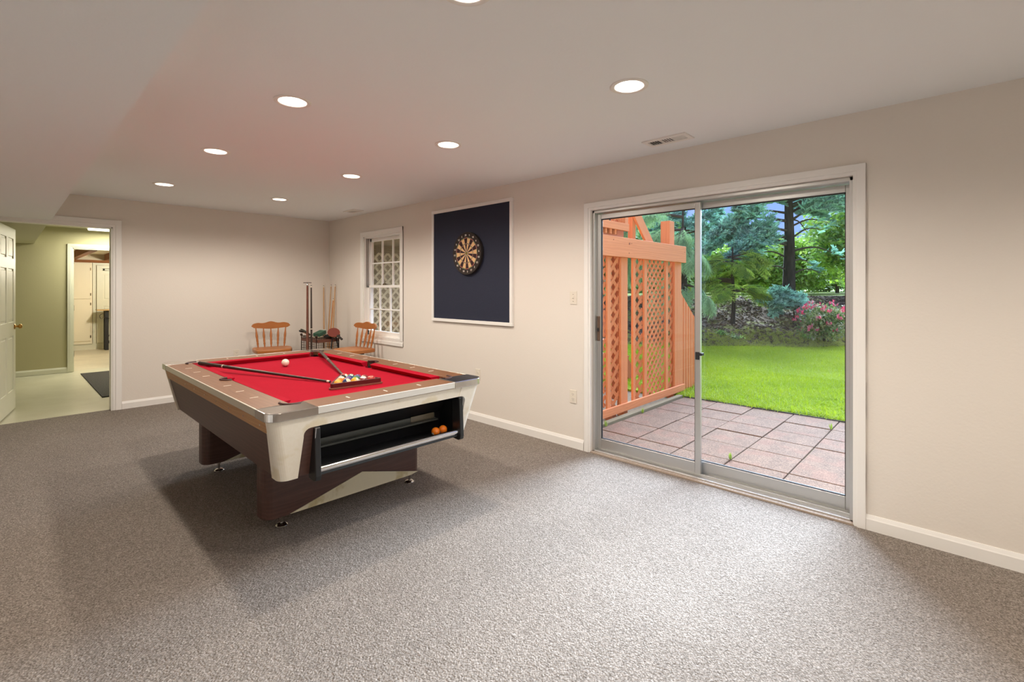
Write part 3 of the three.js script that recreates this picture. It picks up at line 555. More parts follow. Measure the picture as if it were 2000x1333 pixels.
  for (const x of [OL - 0.004, OR + 0.004]) {
    const g = extr(shape([[1.06, 0.694], [1.128, 0.694], [1.133, 0.688], [1.146, 0.45], [1.14, 0.428], [1.12, 0.42], [1.06, 0.425]]), 0.022, 0.004); g.rotateY(-Math.PI / 2); g.translate(x + 0.011, 0, 0);
    mesh('return_bracket', g, T.black, br);
    const s = x < 0 ? -1 : 1; mesh('bracket_trim', slab([[x + s * 0.014, 0.425, 1.07], [x + s * 0.014, 0.425, 1.092], [x + s * 0.014, 0.695, 1.145], [x + s * 0.014, 0.695, 1.12]], [s, 0, 0], 0.003), M.aluminium, br);
  }
  // two pedestals with a cream wedge on each broad face, on chrome levellers
  for (const zc of [0.575, -0.66]) {
    const q = []; const w = 0.525, d = 0.085, r = 0.06; for (const [cx, cz, a0] of [[w - r, d - r, 0], [-w + r, d - r, 90], [-w + r, -d + r, 180], [w - r, -d + r, 270]]) for (let i = 0; i <= 6; i++) { const a = (a0 + 15 * i) * D2R; q.push([cx + r * Math.cos(a), cz + r * Math.sin(a)]); }
    const g = flat(shape(q), 0.362, 0.449); g.translate(0, 0, zc); const ped = mesh('pedestal', boxUV(g), T.brown, t);
    for (const s of [-1, 1]) { const c = extr(shape([[-0.385, 0.09], [0.07, 0.212], [0.5, 0.098], [0.44, 0.088]].map(([x, y]) => [x * s, y])), 0.004, 0.001); if (s < 0) c.rotateY(Math.PI); c.translate(0, 0, zc + s * (d + 0.0005)); mesh('cream_wedge', boxUV(c), T.creamWorn, ped); }
    for (const x of [-0.40, 0.488]) mesh('leveller', merge([bar([x, 0.012, zc], [x, 0.1, zc], 0.008), lathe([[0, 0], [0.034, 0], [0.034, 0.006], [0.02, 0.016], [0, 0.018]], 20).translate(x, 0, zc), bar([x, 0.055, zc], [x, 0.066, zc], 0.014, 0.014, 6)]), M.chromeWorn, ped);
  }
}
// world point from a point on the table
const onTable = (x, y, z) => { const c = Math.cos(TR), s = Math.sin(TR); return [TC[0] + x * c + z * s, y, TC[2] - x * s + z * c]; };

// ---------------------------------------------------------------- cues
const cueDark = std({ map: woodTex([74, 62, 54], [48, 38, 34], 61, [0.6, 0.06], 256, 64), roughness: 0.3 }), cueShaft = std({ map: woodTex([96, 74, 60], [66, 48, 40], 63, [0.6, 0.06], 256, 64), roughness: 0.35 }), cueMaple = std({ map: woodTex([214, 172, 122], [186, 140, 92], 65, [0.6, 0.06], 256, 64), roughness: 0.4 });
const ivory = std({ color: rgb(236, 224, 204), roughness: 0.4 }), tipMat = std({ color: rgb(52, 60, 72), roughness: 0.9 });
function cue(label, A, B, group, shaftMat, buttMat, r0 = 0.0145, r1 = 0.0065, buttLen = 0.3) {
  const a = new THREE.Vector3(...A), b = new THREE.Vector3(...B), L = a.distanceTo(b);
  const t = thing('pool_cue', label, 'pool cue', A, 0, group); t.quaternion.setFromUnitVectors(new THREE.Vector3(0, 1, 0), b.clone().sub(a).normalize());
  const R = (s) => lerp(r0, r1, s / L), uvs = (g) => { const p = g.attributes.position, u = g.attributes.uv; for (let i = 0; i < p.count; i++) u.setXY(i, p.getY(i), u.getX(i) * 0.06); return g; };
  mesh('bumper', lathe([[0, 0], [R(0) * 0.8, 0], [R(0), 0.006], [R(0), 0.014]], 16), M.rubber, t);
  mesh('butt', uvs(lathe([[R(0.012), 0.012], [R(buttLen), buttLen]], 16)), buttMat, t);
  mesh('collar', lathe([[R(buttLen) + 0.0004, buttLen], [R(buttLen) + 0.0006, buttLen + 0.012]], 16), ivory, t);
  mesh('shaft', uvs(lathe([[R(buttLen + 0.012), buttLen + 0.012], [R(L - 0.03), L - 0.03]], 16)), shaftMat, t);
  mesh('ferrule', lathe([[r1 + 0.0003, L - 0.03], [r1, L - 0.008]], 16), ivory, t);
  mesh('tip', lathe([[r1, L - 0.008], [r1, L - 0.003], [r1 * 0.6, L], [0, L]], 16), tipMat, t);
}
cue('dark pool cue lying across the red felt with its white tip beside the racked balls', [1.055, 0.8165, -4.352], [1.512, 0.7715, -3.105], 'pool cues', cueDark, cueDark, 0.0145, 0.0072, 0.27);
cue('dark pool cue lying from the far corner pocket to behind the racked balls', [2.005, 0.8155, -4.31], [1.672, 0.7715, -3.225], 'pool cues', cueShaft, cueDark, 0.0145, 0.0072, 0.42);

// ---------------------------------------------------------------- balls and rack
const BR = 0.0275;
const ballCols = { 1: '#e8a818', 2: '#27406e', 3: '#b8342c', 4: '#5a3a78', 5: '#e87a1e', 6: '#2f6a4a', 7: '#7c2a30', 8: '#1e1e20' };
const ballMat = {};
function ballMaterial(n) {
  if (ballMat[n]) return ballMat[n];
  const c = document.createElement('canvas'); c.width = 256; c.height = 128; const x = c.getContext('2d'), col = ballCols[n > 8 ? n - 8 : n];
  x.fillStyle = n > 8 ? '#efe2c4' : col; x.fillRect(0, 0, 256, 128); if (n > 8) { x.fillStyle = col; x.fillRect(0, 32, 256, 64); }
  for (const u of [64, 192]) { x.fillStyle = '#f2e8d2'; x.beginPath(); x.ellipse(u, 64, 15, 15, 0, 0, 7); x.fill(); x.fillStyle = '#1a1a1a'; x.font = 'bold 20px sans-serif'; x.textAlign = 'center'; x.textBaseline = 'middle'; x.fillText(String(n), u, 65); }
  const t = new THREE.CanvasTexture(c); t.colorSpace = THREE.SRGBColorSpace; return (ballMat[n] = phy({ map: t, roughness: 0.12, clearcoat: 0.6, clearcoatRoughness: 0.05 }));
}
const ballGeo = new THREE.SphereGeometry(BR, 32, 20), ballWord = (n) => ['', 'yellow', 'dark blue', 'red', 'purple', 'orange', 'green', 'maroon', 'black'][n > 8 ? n - 8 : n];
function ball(n, pos, label, group, rr) { const m = solo('billiard_ball', ballGeo, ballMaterial(n), label, 'billiard ball', group); m.position.set(...pos); m.rotation.set(rr() * 6, rr() * 6, rr() * 6); return m; }
{
  const rr = rng(5), A = [1.418, -2.892], ang = -Math.atan2(0.036, 0.306);   // near left corner of the rack, its near side runs along +x
  const ux = [Math.cos(ang), -Math.sin(ang)], up = [-ux[1] * -1, -ux[0]];    // along the near side and towards the apex
  const S = 2 * BR, k = Math.sqrt(3), wall = 0.012, cor = BR * k;            // ball centres start this far in from the corner
  const ctr = (i, j) => { const s = cor + i * S + j * BR, h = BR + j * BR * k; return [A[0] + ux[0] * s - (-up[0]) * 0 + up[0] * h, A[1] + ux[1] * s + up[1] * h]; };
  const rowsN = [[1, 10, 9, 15, 3], [5, 4, 6, 7], [13, 2, 12], [8, 9 + 5], [11]];
  const rowWord = ['in the near row of the rack', 'in the second row of the rack', 'in the third row of the rack', 'in the fourth row of the rack', 'at the far point of the rack'];
  rowsN.forEach((row, j) => row.forEach((n, i) => { const c = ctr(i, j); ball(n, [c[0], BED + BR + 0.0005, c[1]], `${ballWord(n)} ${n > 8 ? 'striped' : 'solid'} pool ball ${rowWord[j]}`, 'racked pool balls', rr); }));
  // the rack: a triangle of mahogany bars with rounded corners
  const side = 4 * S + 2 * cor, off = wall, P = [[0, 0], [side, 0], [side / 2, side * k / 2]];
  const tri = (o, rad) => { // outline offset outward by o with rounded corners
    const c = [side / 2, side * k / 6], R = side / k + o * 2, q = [];
    for (let v = 0; v < 3; v++) { const a = (-150 + 120 * v) * Math.PI / 180, cx = c[0] + (R - rad * 2) * Math.cos(a), cy = c[1] + (R - rad * 2) * Math.sin(a); for (let i = 0; i <= 6; i++) { const b = a - Math.PI / 3 + (i / 6) * Math.PI * 2 / 3; q.push([cx + rad * Math.cos(b), cy + rad * Math.sin(b)]); } }
    return q;
  };
  const mk = (o0, o1, r0, r1, h) => { const s = shape(tri(o1, r1)); s.holes.push(new THREE.Path(tri(o0, r0).reverse().map(([x, y]) => new THREE.Vector2(x, y)))); const g = extr(s, h, 0.0015); g.rotateX(-Math.PI / 2); return g; };
  const t = thing('ball_rack', 'mahogany triangle rack holding the pool balls on the red felt', 'ball rack', [A[0], BED + 0.0015, A[1]], -Math.atan2(ux[1], ux[0]));
  const wood = std({ map: woodTex([112, 40, 38], [76, 24, 24], 81, [0.4, 0.06], 256, 64), roughness: 0.35 });
  mesh('frame', boxUV(mk(0.0006, wall, 0.012, 0.016, 0.035)), wood, t);
  mesh('foot_moulding', boxUV(mk(wall, wall + 0.007, 0.016, 0.02, 0.008)), std({ map: woodTex([150, 92, 72], [120, 66, 52], 83, [0.4, 0.06], 256, 64), roughness: 0.45 }), t);
}
{
  const m = solo('cue_ball', new THREE.SphereGeometry(0.03, 36, 24), phy({ color: rgb(240, 228, 208), roughness: 0.12, clearcoat: 0.6 }), 'ivory white cue ball alone on the red felt', 'billiard ball'); m.position.set(1.582, BED + 0.031, -4.035);
  const rr = rng(9);
  for (const [x, z, w] of [[0.375, 1.035, 'left'], [0.437, 1.03, 'right']]) { const p = onTable(x, 0.453 + BR + 0.0005, z); ball(5, p, `orange pool ball lying in the ball return, the ${w} of two`, 'balls in the ball return', rr); }
}

// ---------------------------------------------------------------- swivel stools with spindle backs
const oak = std({ map: woodTex([196, 128, 66], [156, 90, 42], 101, [0.5, 0.12]), roughness: 0.35 });
const oakV = std({ map: (() => { const t = woodTex([196, 128, 66], [156, 90, 42], 103, [0.5, 0.12]); return t; })(), roughness: 0.35 });
function stool(label, pos, turn) {
  const t = thing('swivel_stool', label, 'stool', pos, turn, 'spindle back swivel stools');
  const y0 = 0.575, y1 = 0.622;
  const s = new THREE.Shape(); s.moveTo(-0.19, -0.2); s.lineTo(0.19, -0.2); s.quadraticCurveTo(0.225, -0.19, 0.23, -0.1); s.quadraticCurveTo(0.235, 0.12, 0.19, 0.19); s.quadraticCurveTo(0.0, 0.235, -0.19, 0.19); s.quadraticCurveTo(-0.235, 0.12, -0.23, -0.1); s.quadraticCurveTo(-0.225, -0.19, -0.19, -0.2);
  const g = extr(s, y1 - y0 - 0.02, 0.01, 10); g.rotateX(Math.PI / 2); g.translate(0, y1 - 0.01, 0); mesh('seat', boxUV(g), oak, t);
  // top rail: a wavy board bent backwards round the sitter
  const W = 0.235, n = 28, f = [], b = [];
  const topY = (u) => 0.938 + 0.014 * Math.cos(u * Math.PI) * (Math.abs(u) < 0.55 ? 1 : 0.2) + 0.006 * Math.cos(u * Math.PI * 3) - 0.03 * sstep(0.9, 1.0, Math.abs(u)), botY = (u) => 0.868 - 0.012 * Math.cos(u * Math.PI) * 0.7 + 0.024 * sstep(0.86, 1.0, Math.abs(u));
  const bend = (u) => -0.225 + 0.035 * u * u;
  const v = [], quad = (a, c, d, e) => v.push(...a, ...c, ...d, ...a, ...d, ...e), row = (u) => { const x = u * W, z = bend(u); return [[x, topY(u), z + 0.012], [x, topY(u), z - 0.012], [x, botY(u), z - 0.010], [x, botY(u), z + 0.014]]; };
  for (let i = 0; i < n; i++) { const A = row(-1 + 2 * i / n), B = row(-1 + 2 * (i + 1) / n); for (let k = 0; k < 4; k++) { const q = (k + 1) % 4; quad(A[k], B[k], B[q], A[q]); } }
  { const A = row(-1), B = row(1); quad(A[0], A[3], A[2], A[1]); quad(B[0], B[1], B[2], B[3]); }
  const rg = new THREE.BufferGeometry(); rg.setAttribute('position', new THREE.Float32BufferAttribute(v.map((x, i) => x), 3)); rg.computeVertexNormals(); mesh('top_rail', boxUV(rg), oak, t);
  const sp = [[0.007, 0], [0.009, 0.03], [0.0135, 0.055], [0.0105, 0.075], [0.014, 0.082], [0.0145, 0.088], [0.011, 0.094], [0.0145, 0.1], [0.014, 0.106], [0.0115, 0.115], [0.0155, 0.15], [0.0135, 0.185], [0.0085, 0.225], [0.0065, 0.265]];
  for (let i = 0; i < 5; i++) {
    const u = -0.78 + 0.39 * i, a = [u * 0.20, y1 - 0.006, -0.165 + 0.01 * u * u], b = [u * W * 0.98, 0.872, bend(u)], d = new THREE.Vector3(b[0] - a[0], b[1] - a[1], b[2] - a[2]);
    const q = lathe(sp.map(([r, y]) => [r, y * d.length() / 0.262]), 12); q.applyQuaternion(new THREE.Quaternion().setFromUnitVectors(new THREE.Vector3(0, 1, 0), d.clone().normalize())); q.translate(...a); mesh('spindle', q, oakV, t);
  }
  mesh('swivel_plate', merge([bx(-0.1, 0.1, 0.545, 0.574, -0.1, 0.1), lathe([[0, 0.515], [0.09, 0.515], [0.09, 0.545], [0, 0.545]], 24)]), M.rubber, t);
  mesh('hub', rbx(-0.12, 0.12, 0.485, 0.515, -0.12, 0.12, 0.008), oak, t);
  const lp = [[0.016, 0], [0.02, 0.04], [0.014, 0.07], [0.02, 0.12], [0.022, 0.25], [0.016, 0.4], [0.018, 0.5]];
  for (const sx of [-1, 1]) for (const sz of [-1, 1]) { const d = new THREE.Vector3(-sx * 0.09, 0.485, -sz * 0.09), q = lathe(lp, 12); q.applyQuaternion(new THREE.Quaternion().setFromUnitVectors(new THREE.Vector3(0, 1, 0), d.clone().normalize())); q.translate(sx * 0.185, 0.0, sz * 0.185); mesh('leg', q, oakV, t); }
  for (const s of [-1, 1]) { mesh('stretcher', bar([-0.16, 0.16, s * 0.155], [0.16, 0.16, s * 0.155], 0.011), oakV, t); mesh('stretcher', bar([s * 0.152, 0.2, -0.15], [s * 0.152, 0.2, 0.15], 0.011), oakV, t); }
}
stool('oak spindle back swivel stool against the far wall, left of the cue rack', [2.435, 0, -6.62], -0.25);
stool('oak spindle back swivel stool turned sideways below the window', [3.12, 0, -5.79], -Math.PI / 2 + 0.12);

// ---------------------------------------------------------------- the wire games rack in the corner and what stands in it
const wireM = std({ color: rgb(66, 48, 40), metalness: 0.4, roughness: 0.5 }), darkWood = std({ map: woodTex([134, 84, 66], [96, 56, 44], 111, [0.6, 0.1], 256, 64), roughness: 0.45 });
{
  const x0 = 2.885, x1 = 3.2, z0 = -6.8, z1 = -6.33, h = 0.755, t = thing('wire_rack', 'dark wire mesh games rack with ball finials standing in the corner', 'rack', [0, 0, 0]);
  for (const x of [x0, x1]) for (const z of [z0, z1]) {
    const p = mesh('post', bar([x, 0, z], [x, h - 0.01, z], 0.006), wireM, t);
    const b = new THREE.SphereGeometry(0.018, 16, 12); b.translate(x, h, z); mesh('finial', b, wireM, p);
  }
  const rail = (a, b, r) => mesh('rail', bar(a, b, r), wireM, t);
  for (const y of [0.12, h - 0.02]) { rail([x0, y, z0], [x1, y, z0], 0.005); rail([x0, y, z1], [x1, y, z1], 0.005); rail([x0, y, z0], [x0, y, z1], 0.005); rail([x1, y, z0], [x1, y, z1], 0.005); }
  mesh('wooden_rail', merge([rbx(x0 + 0.01, x1 - 0.01, h - 0.085, h - 0.05, z1 - 0.012, z1 + 0.006, 0.004), rbx(x0 - 0.006, x0 + 0.012, h - 0.085, h - 0.05, z0 + 0.01, z1 - 0.01, 0.004)]), darkWood, t);
  const wall = (name, P) => { // a wire grid on one face
    const [ax, az, bx_, bz] = P, L = Math.hypot(bx_ - ax, bz - az), g = [];
    for (let s = 0.035; s < L; s += 0.035) { const k = s / L; g.push(bar([lerp(ax, bx_, k), 0.12, lerp(az, bz, k)], [lerp(ax, bx_, k), h - 0.02, lerp(az, bz, k)], 0.0018, 0.0018, 5)); }
    for (let y = 0.155; y < h - 0.03; y += 0.035) g.push(bar([ax, y, az], [bx_, y, bz], 0.0018, 0.0018, 5));
    mesh(name, merge(g), wireM, t);
  };
  wall('wire_grid', [x0, z1, x1, z1]); wall('wire_grid', [x0, z0, x0, z1]); wall('wire_grid', [x1, z0, x1, z1]); wall('wire_grid', [x0, z0, x1, z0]);
  mesh('shelf', merge([bx(x0, x1, 0.115, 0.125, z0, z1), bx(x0, x1, h - 0.05, h - 0.044, z0, z1)]), darkWood, t);
}
const SH = 0.711;
// cues leaning in the corner
cue('light maple cue standing upright left of the other corner cues', [3.28, 0.0, -6.93], [3.345, 1.446, -7.095], 'cues standing in the corner', cueMaple, cueMaple, 0.014, 0.0065, 0.4);
cue('tall maple cue leaning right against the window wall in the corner', [3.31, 0.0, -6.80], [3.432, 1.46, -6.90], 'cues standing in the corner', cueMaple, cueMaple, 0.014, 0.0065, 0.4);
cue('shorter orange brown cue leaning in the corner beside the tall one', [3.27, 0.0, -6.85], [3.425, 1.25, -6.945], 'cues standing in the corner', std({ color: rgb(206, 146, 92), roughness: 0.4 }), cueMaple, 0.015, 0.009, 0.4);
cue('thin pale cue set deepest in the room corner', [3.33, 0.0, -7.0], [3.432, 1.46, -7.03], 'cues standing in the corner', cueMaple, cueMaple, 0.011, 0.006, 0.4);
{
  const t = thing('bridge_stick', 'brown bridge stick with a flat crosshead standing in front of the wire rack', 'bridge stick', [2.765, 0, -6.33]);
  mesh('shaft', lathe([[0, 0], [0.019, 0], [0.02, 0.02], [0.0125, 1.44], [0, 1.44]], 16), darkWood, t);
  mesh('ferrule', lathe([[0.014, 1.435], [0.014, 1.455], [0.006, 1.465], [0.006, 1.475]], 12), M.chromeWorn, t);
  const c = rbx(-0.05, 0.05, 1.472, 1.48, -0.012, 0.012, 0.003); c.rotateY(-0.75); mesh('crosshead', c, wireM, t);
}
cue('dark two piece cue standing beside the bridge stick', [2.806, 0.0, -6.295], [2.80, 1.442, -6.297], 'cues standing in the corner', cueDark, cueDark, 0.0165, 0.0085, 0.86);
function paddle(label, pos, rot, face) {
  const t = thing('table_tennis_bat', label, 'bat', pos, 0, 'bats on the wire rack'); t.rotation.set(...rot);
  const s = new THREE.Shape(); s.absellipse(0, 0, 0.078, 0.083, 0, Math.PI * 2);
  const core = extr(s, 0.005, 0, 24); core.translate(0, 0, -0.0025); mesh('blade', core, oak, t);
  for (const k of [-1, 1]) { const r = extr(s, 0.0022, 0, 24); r.scale(0.98, 0.98, 1); r.translate(0, 0, k > 0 ? 0.0025 : -0.0047); mesh('rubber', r, face, t); }
  mesh('handle', rbx(-0.014, 0.014, -0.17, -0.068, -0.011, 0.011, 0.007), std({ color: rgb(40, 34, 32), roughness: 0.6 }), t);
}
const bat = std({ color: rgb(120, 52, 40), roughness: 0.75 }), batGreen = std({ color: rgb(46, 58, 46), roughness: 0.7 });
paddle('red brown table tennis bat lying tilted on top of the wire rack', [3.105, 0.80, -6.285], [-0.85, -0.35, 0.35], bat);
paddle('dark green table tennis bat poking up on the left of the wire rack', [2.865, 0.80, -6.62], [-1.2, 0.5, -1.0], batGreen);
{
  const g = rbx(-0.075, 0.075, 0, 0.05, -0.05, 0.05, 0.004), t = thing('games_box', 'green and white carton tilted on top of the wire rack', 'box', [2.985, 0.7625, -6.44], 0.5); t.rotation.z = 0.22;
  mesh('carton', g, std({ color: rgb(62, 104, 84), roughness: 0.6 }), t); mesh('white_flap', rbx(0.0745, 0.082, 0.0, 0.058, -0.051, 0.051, 0.002), std({ color: rgb(232, 226, 214), roughness: 0.6 }), t);
  const b = thing('net_bag', 'black bag of net and clamps lying on the wire rack', 'bag', [3.12, SH + 0.001, -6.45], 0.1);
  const s = new THREE.SphereGeometry(0.055, 24, 14); { const p = s.attributes.position; for (let i = 0; i < p.count; i++) { const x = p.getX(i), y = p.getY(i), z = p.getZ(i), n = 1 + 0.16 * Math.sin(x * 60 + y * 40) * Math.cos(z * 55); p.setXYZ(i, x * 1.35 * n, Math.max(0, y * 0.5 * n + 0.025), z * 1.2 * n); } s.computeVertexNormals(); }
  mesh('pouch', s, M.rubber, b);
  const strap = (pts, r) => { const c = new THREE.CatmullRomCurve3(pts.map((p) => new THREE.Vector3(...p))), g = new THREE.TubeGeometry(c, 30, r, 6); return g; };
  mesh('strap', strap([[0.0, 0.03, 0.03], [-0.03, 0.05, 0.10], [-0.04, 0.03, 0.14], [-0.06, -0.14, 0.145], [-0.075, -0.3, 0.145], [-0.05, -0.42, 0.145]], 0.009), M.rubber, b);
  mesh('strap', strap([[0.02, 0.03, 0.03], [0.0, 0.05, 0.10], [0.01, 0.03, 0.14], [0.05, -0.16, 0.145], [0.045, -0.3, 0.145], [0.02, -0.4, 0.145]], 0.009), M.rubber, b);
  mesh('buckle', rbx(-0.085, -0.055, -0.18, -0.155, 0.135, 0.157, 0.003), M.chrome, b);
  const k = thing('score_book', 'thin pale booklet leaning on the wire rack beside the carton', 'booklet', [3.03, SH + 0.001, -6.66], 0.3);
  mesh('cover', rbx(-0.1, 0.1, 0, 0.006, -0.07, 0.07, 0.002), std({ color: rgb(190, 176, 150), roughness: 0.7 }), k);
}

// ================================================================ OUTSIDE
const YP = -0.12, XO = XW + 0.15;
const soilTex = tex(512, 512, (u, v) => mixc([92, 76, 58], [138, 122, 98], clamp(fbm(u, v, 30, 30, 7, 4) * 0.7 + 0.4 * pnoise(u * 160, v * 160, 160, 160, 9) - 0.05)), [1, 1]);
// directions of the garden: away from the house corner and across it
const GF = [Math.sin(YAW), -Math.cos(YAW)], GR = [Math.cos(YAW), Math.sin(YAW)];
const gp = (l, d) => [GF[0] * d + GR[0] * l, GF[1] * d + GR[1] * l];
const edgeD = (l) => 12.75 - 0.05 * l + 0.25 * Math.sin(l * 0.7) + 0.1 * Math.sin(l * 2.3);
function groundY(l, d) { const e = edgeD(l), k = d - e; return YP - 0.02 + 1.22 * sstep(0, 1, clamp(k / 4.4)) * 0.55 + 0.62 * clamp(k / 4.6) + 0.05 * Math.sin(l * 3.1 + d * 2.2) * sstep(0, 1, clamp(k)) * (1 - sstep(3.5, 4.6, k)) ; }
struct('ground', bx(XO - 0.02, 60, -0.4, -0.165, -60, 60), std({ map: soilTex, roughness: 1 }), 'bare soil under the patio and lawn', 'ground');
const grassMap = tex(512, 512, (u, v) => mixc([116, 136, 16], [166, 186, 30], clamp(fbm(u, v, 40, 40, 17, 3) * 0.8 + 0.4 * pnoise(u * 220, v * 220, 220, 220, 2) - 0.1)), [1.6, 1.6]);
const lawnMat = std({ map: grassMap, roughness: 1 });
struct('lawn', bx(6.575, 24, -0.3, YP - 0.015, -20, 16), lawnMat, 'mown green lawn between the patio and the planted bank', 'lawn');
function gridMesh(l0, l1, d0, d1, nl, nd, fn) {
  const g = new THREE.PlaneGeometry(1, 1, nl, nd), p = g.attributes.position, u = g.attributes.uv;
  for (let i = 0; i < p.count; i++) { const l = lerp(l0, l1, p.getX(i) + 0.5), d = fn.d(l, lerp(0, 1, 0.5 + p.getY(i))), w = gp(l, d); p.setXYZ(i, w[0], fn.y(l, d), w[1]); u.setXY(i, l, d); }
  g.computeVertexNormals(); return g;
}
const mulchTex = tex(1024, 1024, (u, v) => { const a = fbm(u, v, 40, 40, 27, 4), g = sstep(0.52, 0.64, fbm(u, v, 9, 9, 28, 5)); return mixc(mixc([66, 52, 38], [114, 94, 70], clamp(a * 1.4 - 0.2)), mixc([110, 118, 48], [142, 146, 70], a), g * 0.75); }, [3, 3]);
struct('mulch_bank', gridMesh(-14, 16, 0, 1, 120, 40, { d: (l, t) => edgeD(l) - 0.1 + t * 5, y: groundY }), std({ map: mulchTex, roughness: 1, side: THREE.DoubleSide }), 'rising bank of bark mulch under the trees', 'bank');
struct('upper_lawn', gridMesh(-30, 34, 0, 1, 20, 10, { d: (l, t) => edgeD(l) + 4.7 + t * 45, y: (l, d) => 1.06 + 0.012 * Math.max(0, d - 18) }), std({ map: grassMap, color: new THREE.Color().setRGB(0.6, 0.6, 0.5), roughness: 1 }), 'sunlit grass beyond the top of the bank', 'lawn');

// ---------------------------------------------------------------- patio
{
  const t = structGroup('patio', 'patio of square pink aggregate pavers outside the sliding door', 'patio');
  const mats = [0, 1, 2, 3].map((k) => std({ map: tex(512, 512, (u, v) => { const f = pnoise(u * 90, v * 90, 90, 90, 200 + k), c = fbm(u, v, 4, 4, 210 + k, 4), red = sstep(0.56, 0.72, fbm(u, v, 3, 3, 230 + k, 4)); const b = mixc([76, 55, 41], [146, 115, 92], clamp(0.05 + f * 0.95 + (c - 0.5) * 0.3)); return mixc(b, [140, 88, 68], red * 0.25); }, [0.46, 0.46]), roughness: 0.95, bumpMap: plasterBump, bumpScale: 0.002 }));
  const xs = [3.66, 3.98, 4.43, 4.892, 5.34, 5.72, 6.128, 6.562], zs = [-2.905, -2.447, -1.998, -1.539, -1.08, -0.622, -0.165, 0.293, 0.75, 1.207, 1.665, 2.12], r = rng(3);
  for (let i = 0; i + 1 < xs.length; i++) for (let j = 0; j + 1 < zs.length; j++) {
    const dy = (r() - 0.5) * 0.008, g = rbx(xs[i] + 0.005, xs[i + 1] - 0.005, YP - 0.05, YP + dy, zs[j] + 0.005, zs[j + 1] - 0.005, 0.006, false, 1, [r(), r()]);
    mesh('paver', g, mats[Math.floor(r() * 4)], t);
  }
  mesh('joint_sand', bx(3.66, 6.562, YP - 0.06, YP - 0.016, -2.905, 2.12), std({ map: tex(256, 256, (u, v) => mixc([110, 96, 62], [88, 84, 50], fbm(u, v, 20, 20, 19, 4)), [0.4, 0.4]), roughness: 1 }), t);
  // the metal edging against the lawn
  mesh('lawn_edging', bx(6.563, 6.574, YP - 0.06, YP + 0.012, -2.905, 2.12), std({ color: rgb(62, 58, 52), roughness: 0.8 }), t);
}
solo('timber_edging', rbx(3.66, 6.55, YP - 0.06, YP + 0.028, -2.985, -2.915, 0.006), std({ map: woodTex([150, 134, 104], [104, 92, 66], 121, [0.9, 0.1]), roughness: 0.9 }), 'weathered timber edging along the patio below the lattice screen', 'edging');
// small weeds at the edging and in the joints
const weedMat = phy({ color: rgb(150, 176, 66), roughness: 0.9, transmission: 0.3, thickness: 0, side: THREE.DoubleSide });
function leafGeo(w, h, bend = 0.3) { const g = new THREE.PlaneGeometry(w, h, 2, 3), p = g.attributes.position; for (let i = 0; i < p.count; i++) { const y = p.getY(i) / h + 0.5, x = p.getX(i) * Math.sin(Math.PI * clamp(0.06 + y * 0.94)); p.setXYZ(i, x, p.getY(i) + h / 2 - 0, -bend * h * y * y + Math.abs(x) * 0.25); } g.computeVertexNormals(); return g; }
for (const [x, z, w] of [[4.56, -2.9, 'on the timber edging nearest the door'], [5.36, -2.89, 'at the middle of the timber edging'], [4.43, -1.54, 'in a paver joint near the threshold'], [6.12, -1.08, 'in a paver joint near the lawn']]) {
  const r = rng(Math.floor(x * 100)), t = thing('weed', `small green weed ${w}`, 'weed', [x, YP, z], 0, 'weeds on the patio');
  for (let k = 0; k < 9; k++) { const g = leafGeo(0.012, 0.04 + r() * 0.03, 0.6); g.rotateX(0.5 + r() * 0.5); g.rotateY(r() * 6.28); mesh('leaf', g, weedMat, t); }
}

// ---------------------------------------------------------------- cedar lattice screen, deck and stair
const cedarTex = woodTex([226, 146, 90], [200, 114, 64], 131, [1.3, 0.3]);
const cedar = std({ map: cedarTex, roughness: 0.8 }), cedar2 = std({ map: woodTex([208, 128, 84], [176, 98, 60], 137, [1.3, 0.3]), roughness: 0.8 });
const knot = std({ color: rgb(122, 66, 44), roughness: 0.9 });
// slats of a diagonal lattice clipped to a rectangle in (s, y); place() turns a geometry laid in the xy plane into its spot
function lattice(parent, s0, s1, y0, y1, step, w, mat, place, th = 0.008) {
  for (const dir of [1, -1]) for (let c = (dir > 0 ? y0 - s1 : y0 + s0) ; c <= (dir > 0 ? y1 - s0 : y1 + s1); c += step) {
    let a = s0, b = s1; // y = dir*s + c
    if (dir > 0) { a = Math.max(a, y0 - c); b = Math.min(b, y1 - c); } else { a = Math.max(a, c - y1); b = Math.min(b, c - y0); }
    if (b - a < 0.01) continue;
    const L = (b - a) * Math.SQRT2, g = new THREE.BoxGeometry(L + w * 0.6, w, th); boxUV(g);
    const q = boxUV(g, false, [c * 3, c]); q.rotateZ(dir * Math.PI / 4); const m = (a + b) / 2; q.translate(m, dir * m + c, dir > 0 ? th / 2 : -th / 2); place(q); mesh('lattice_slat', q, mat, parent);
  }
}
const ZS = -3.05;
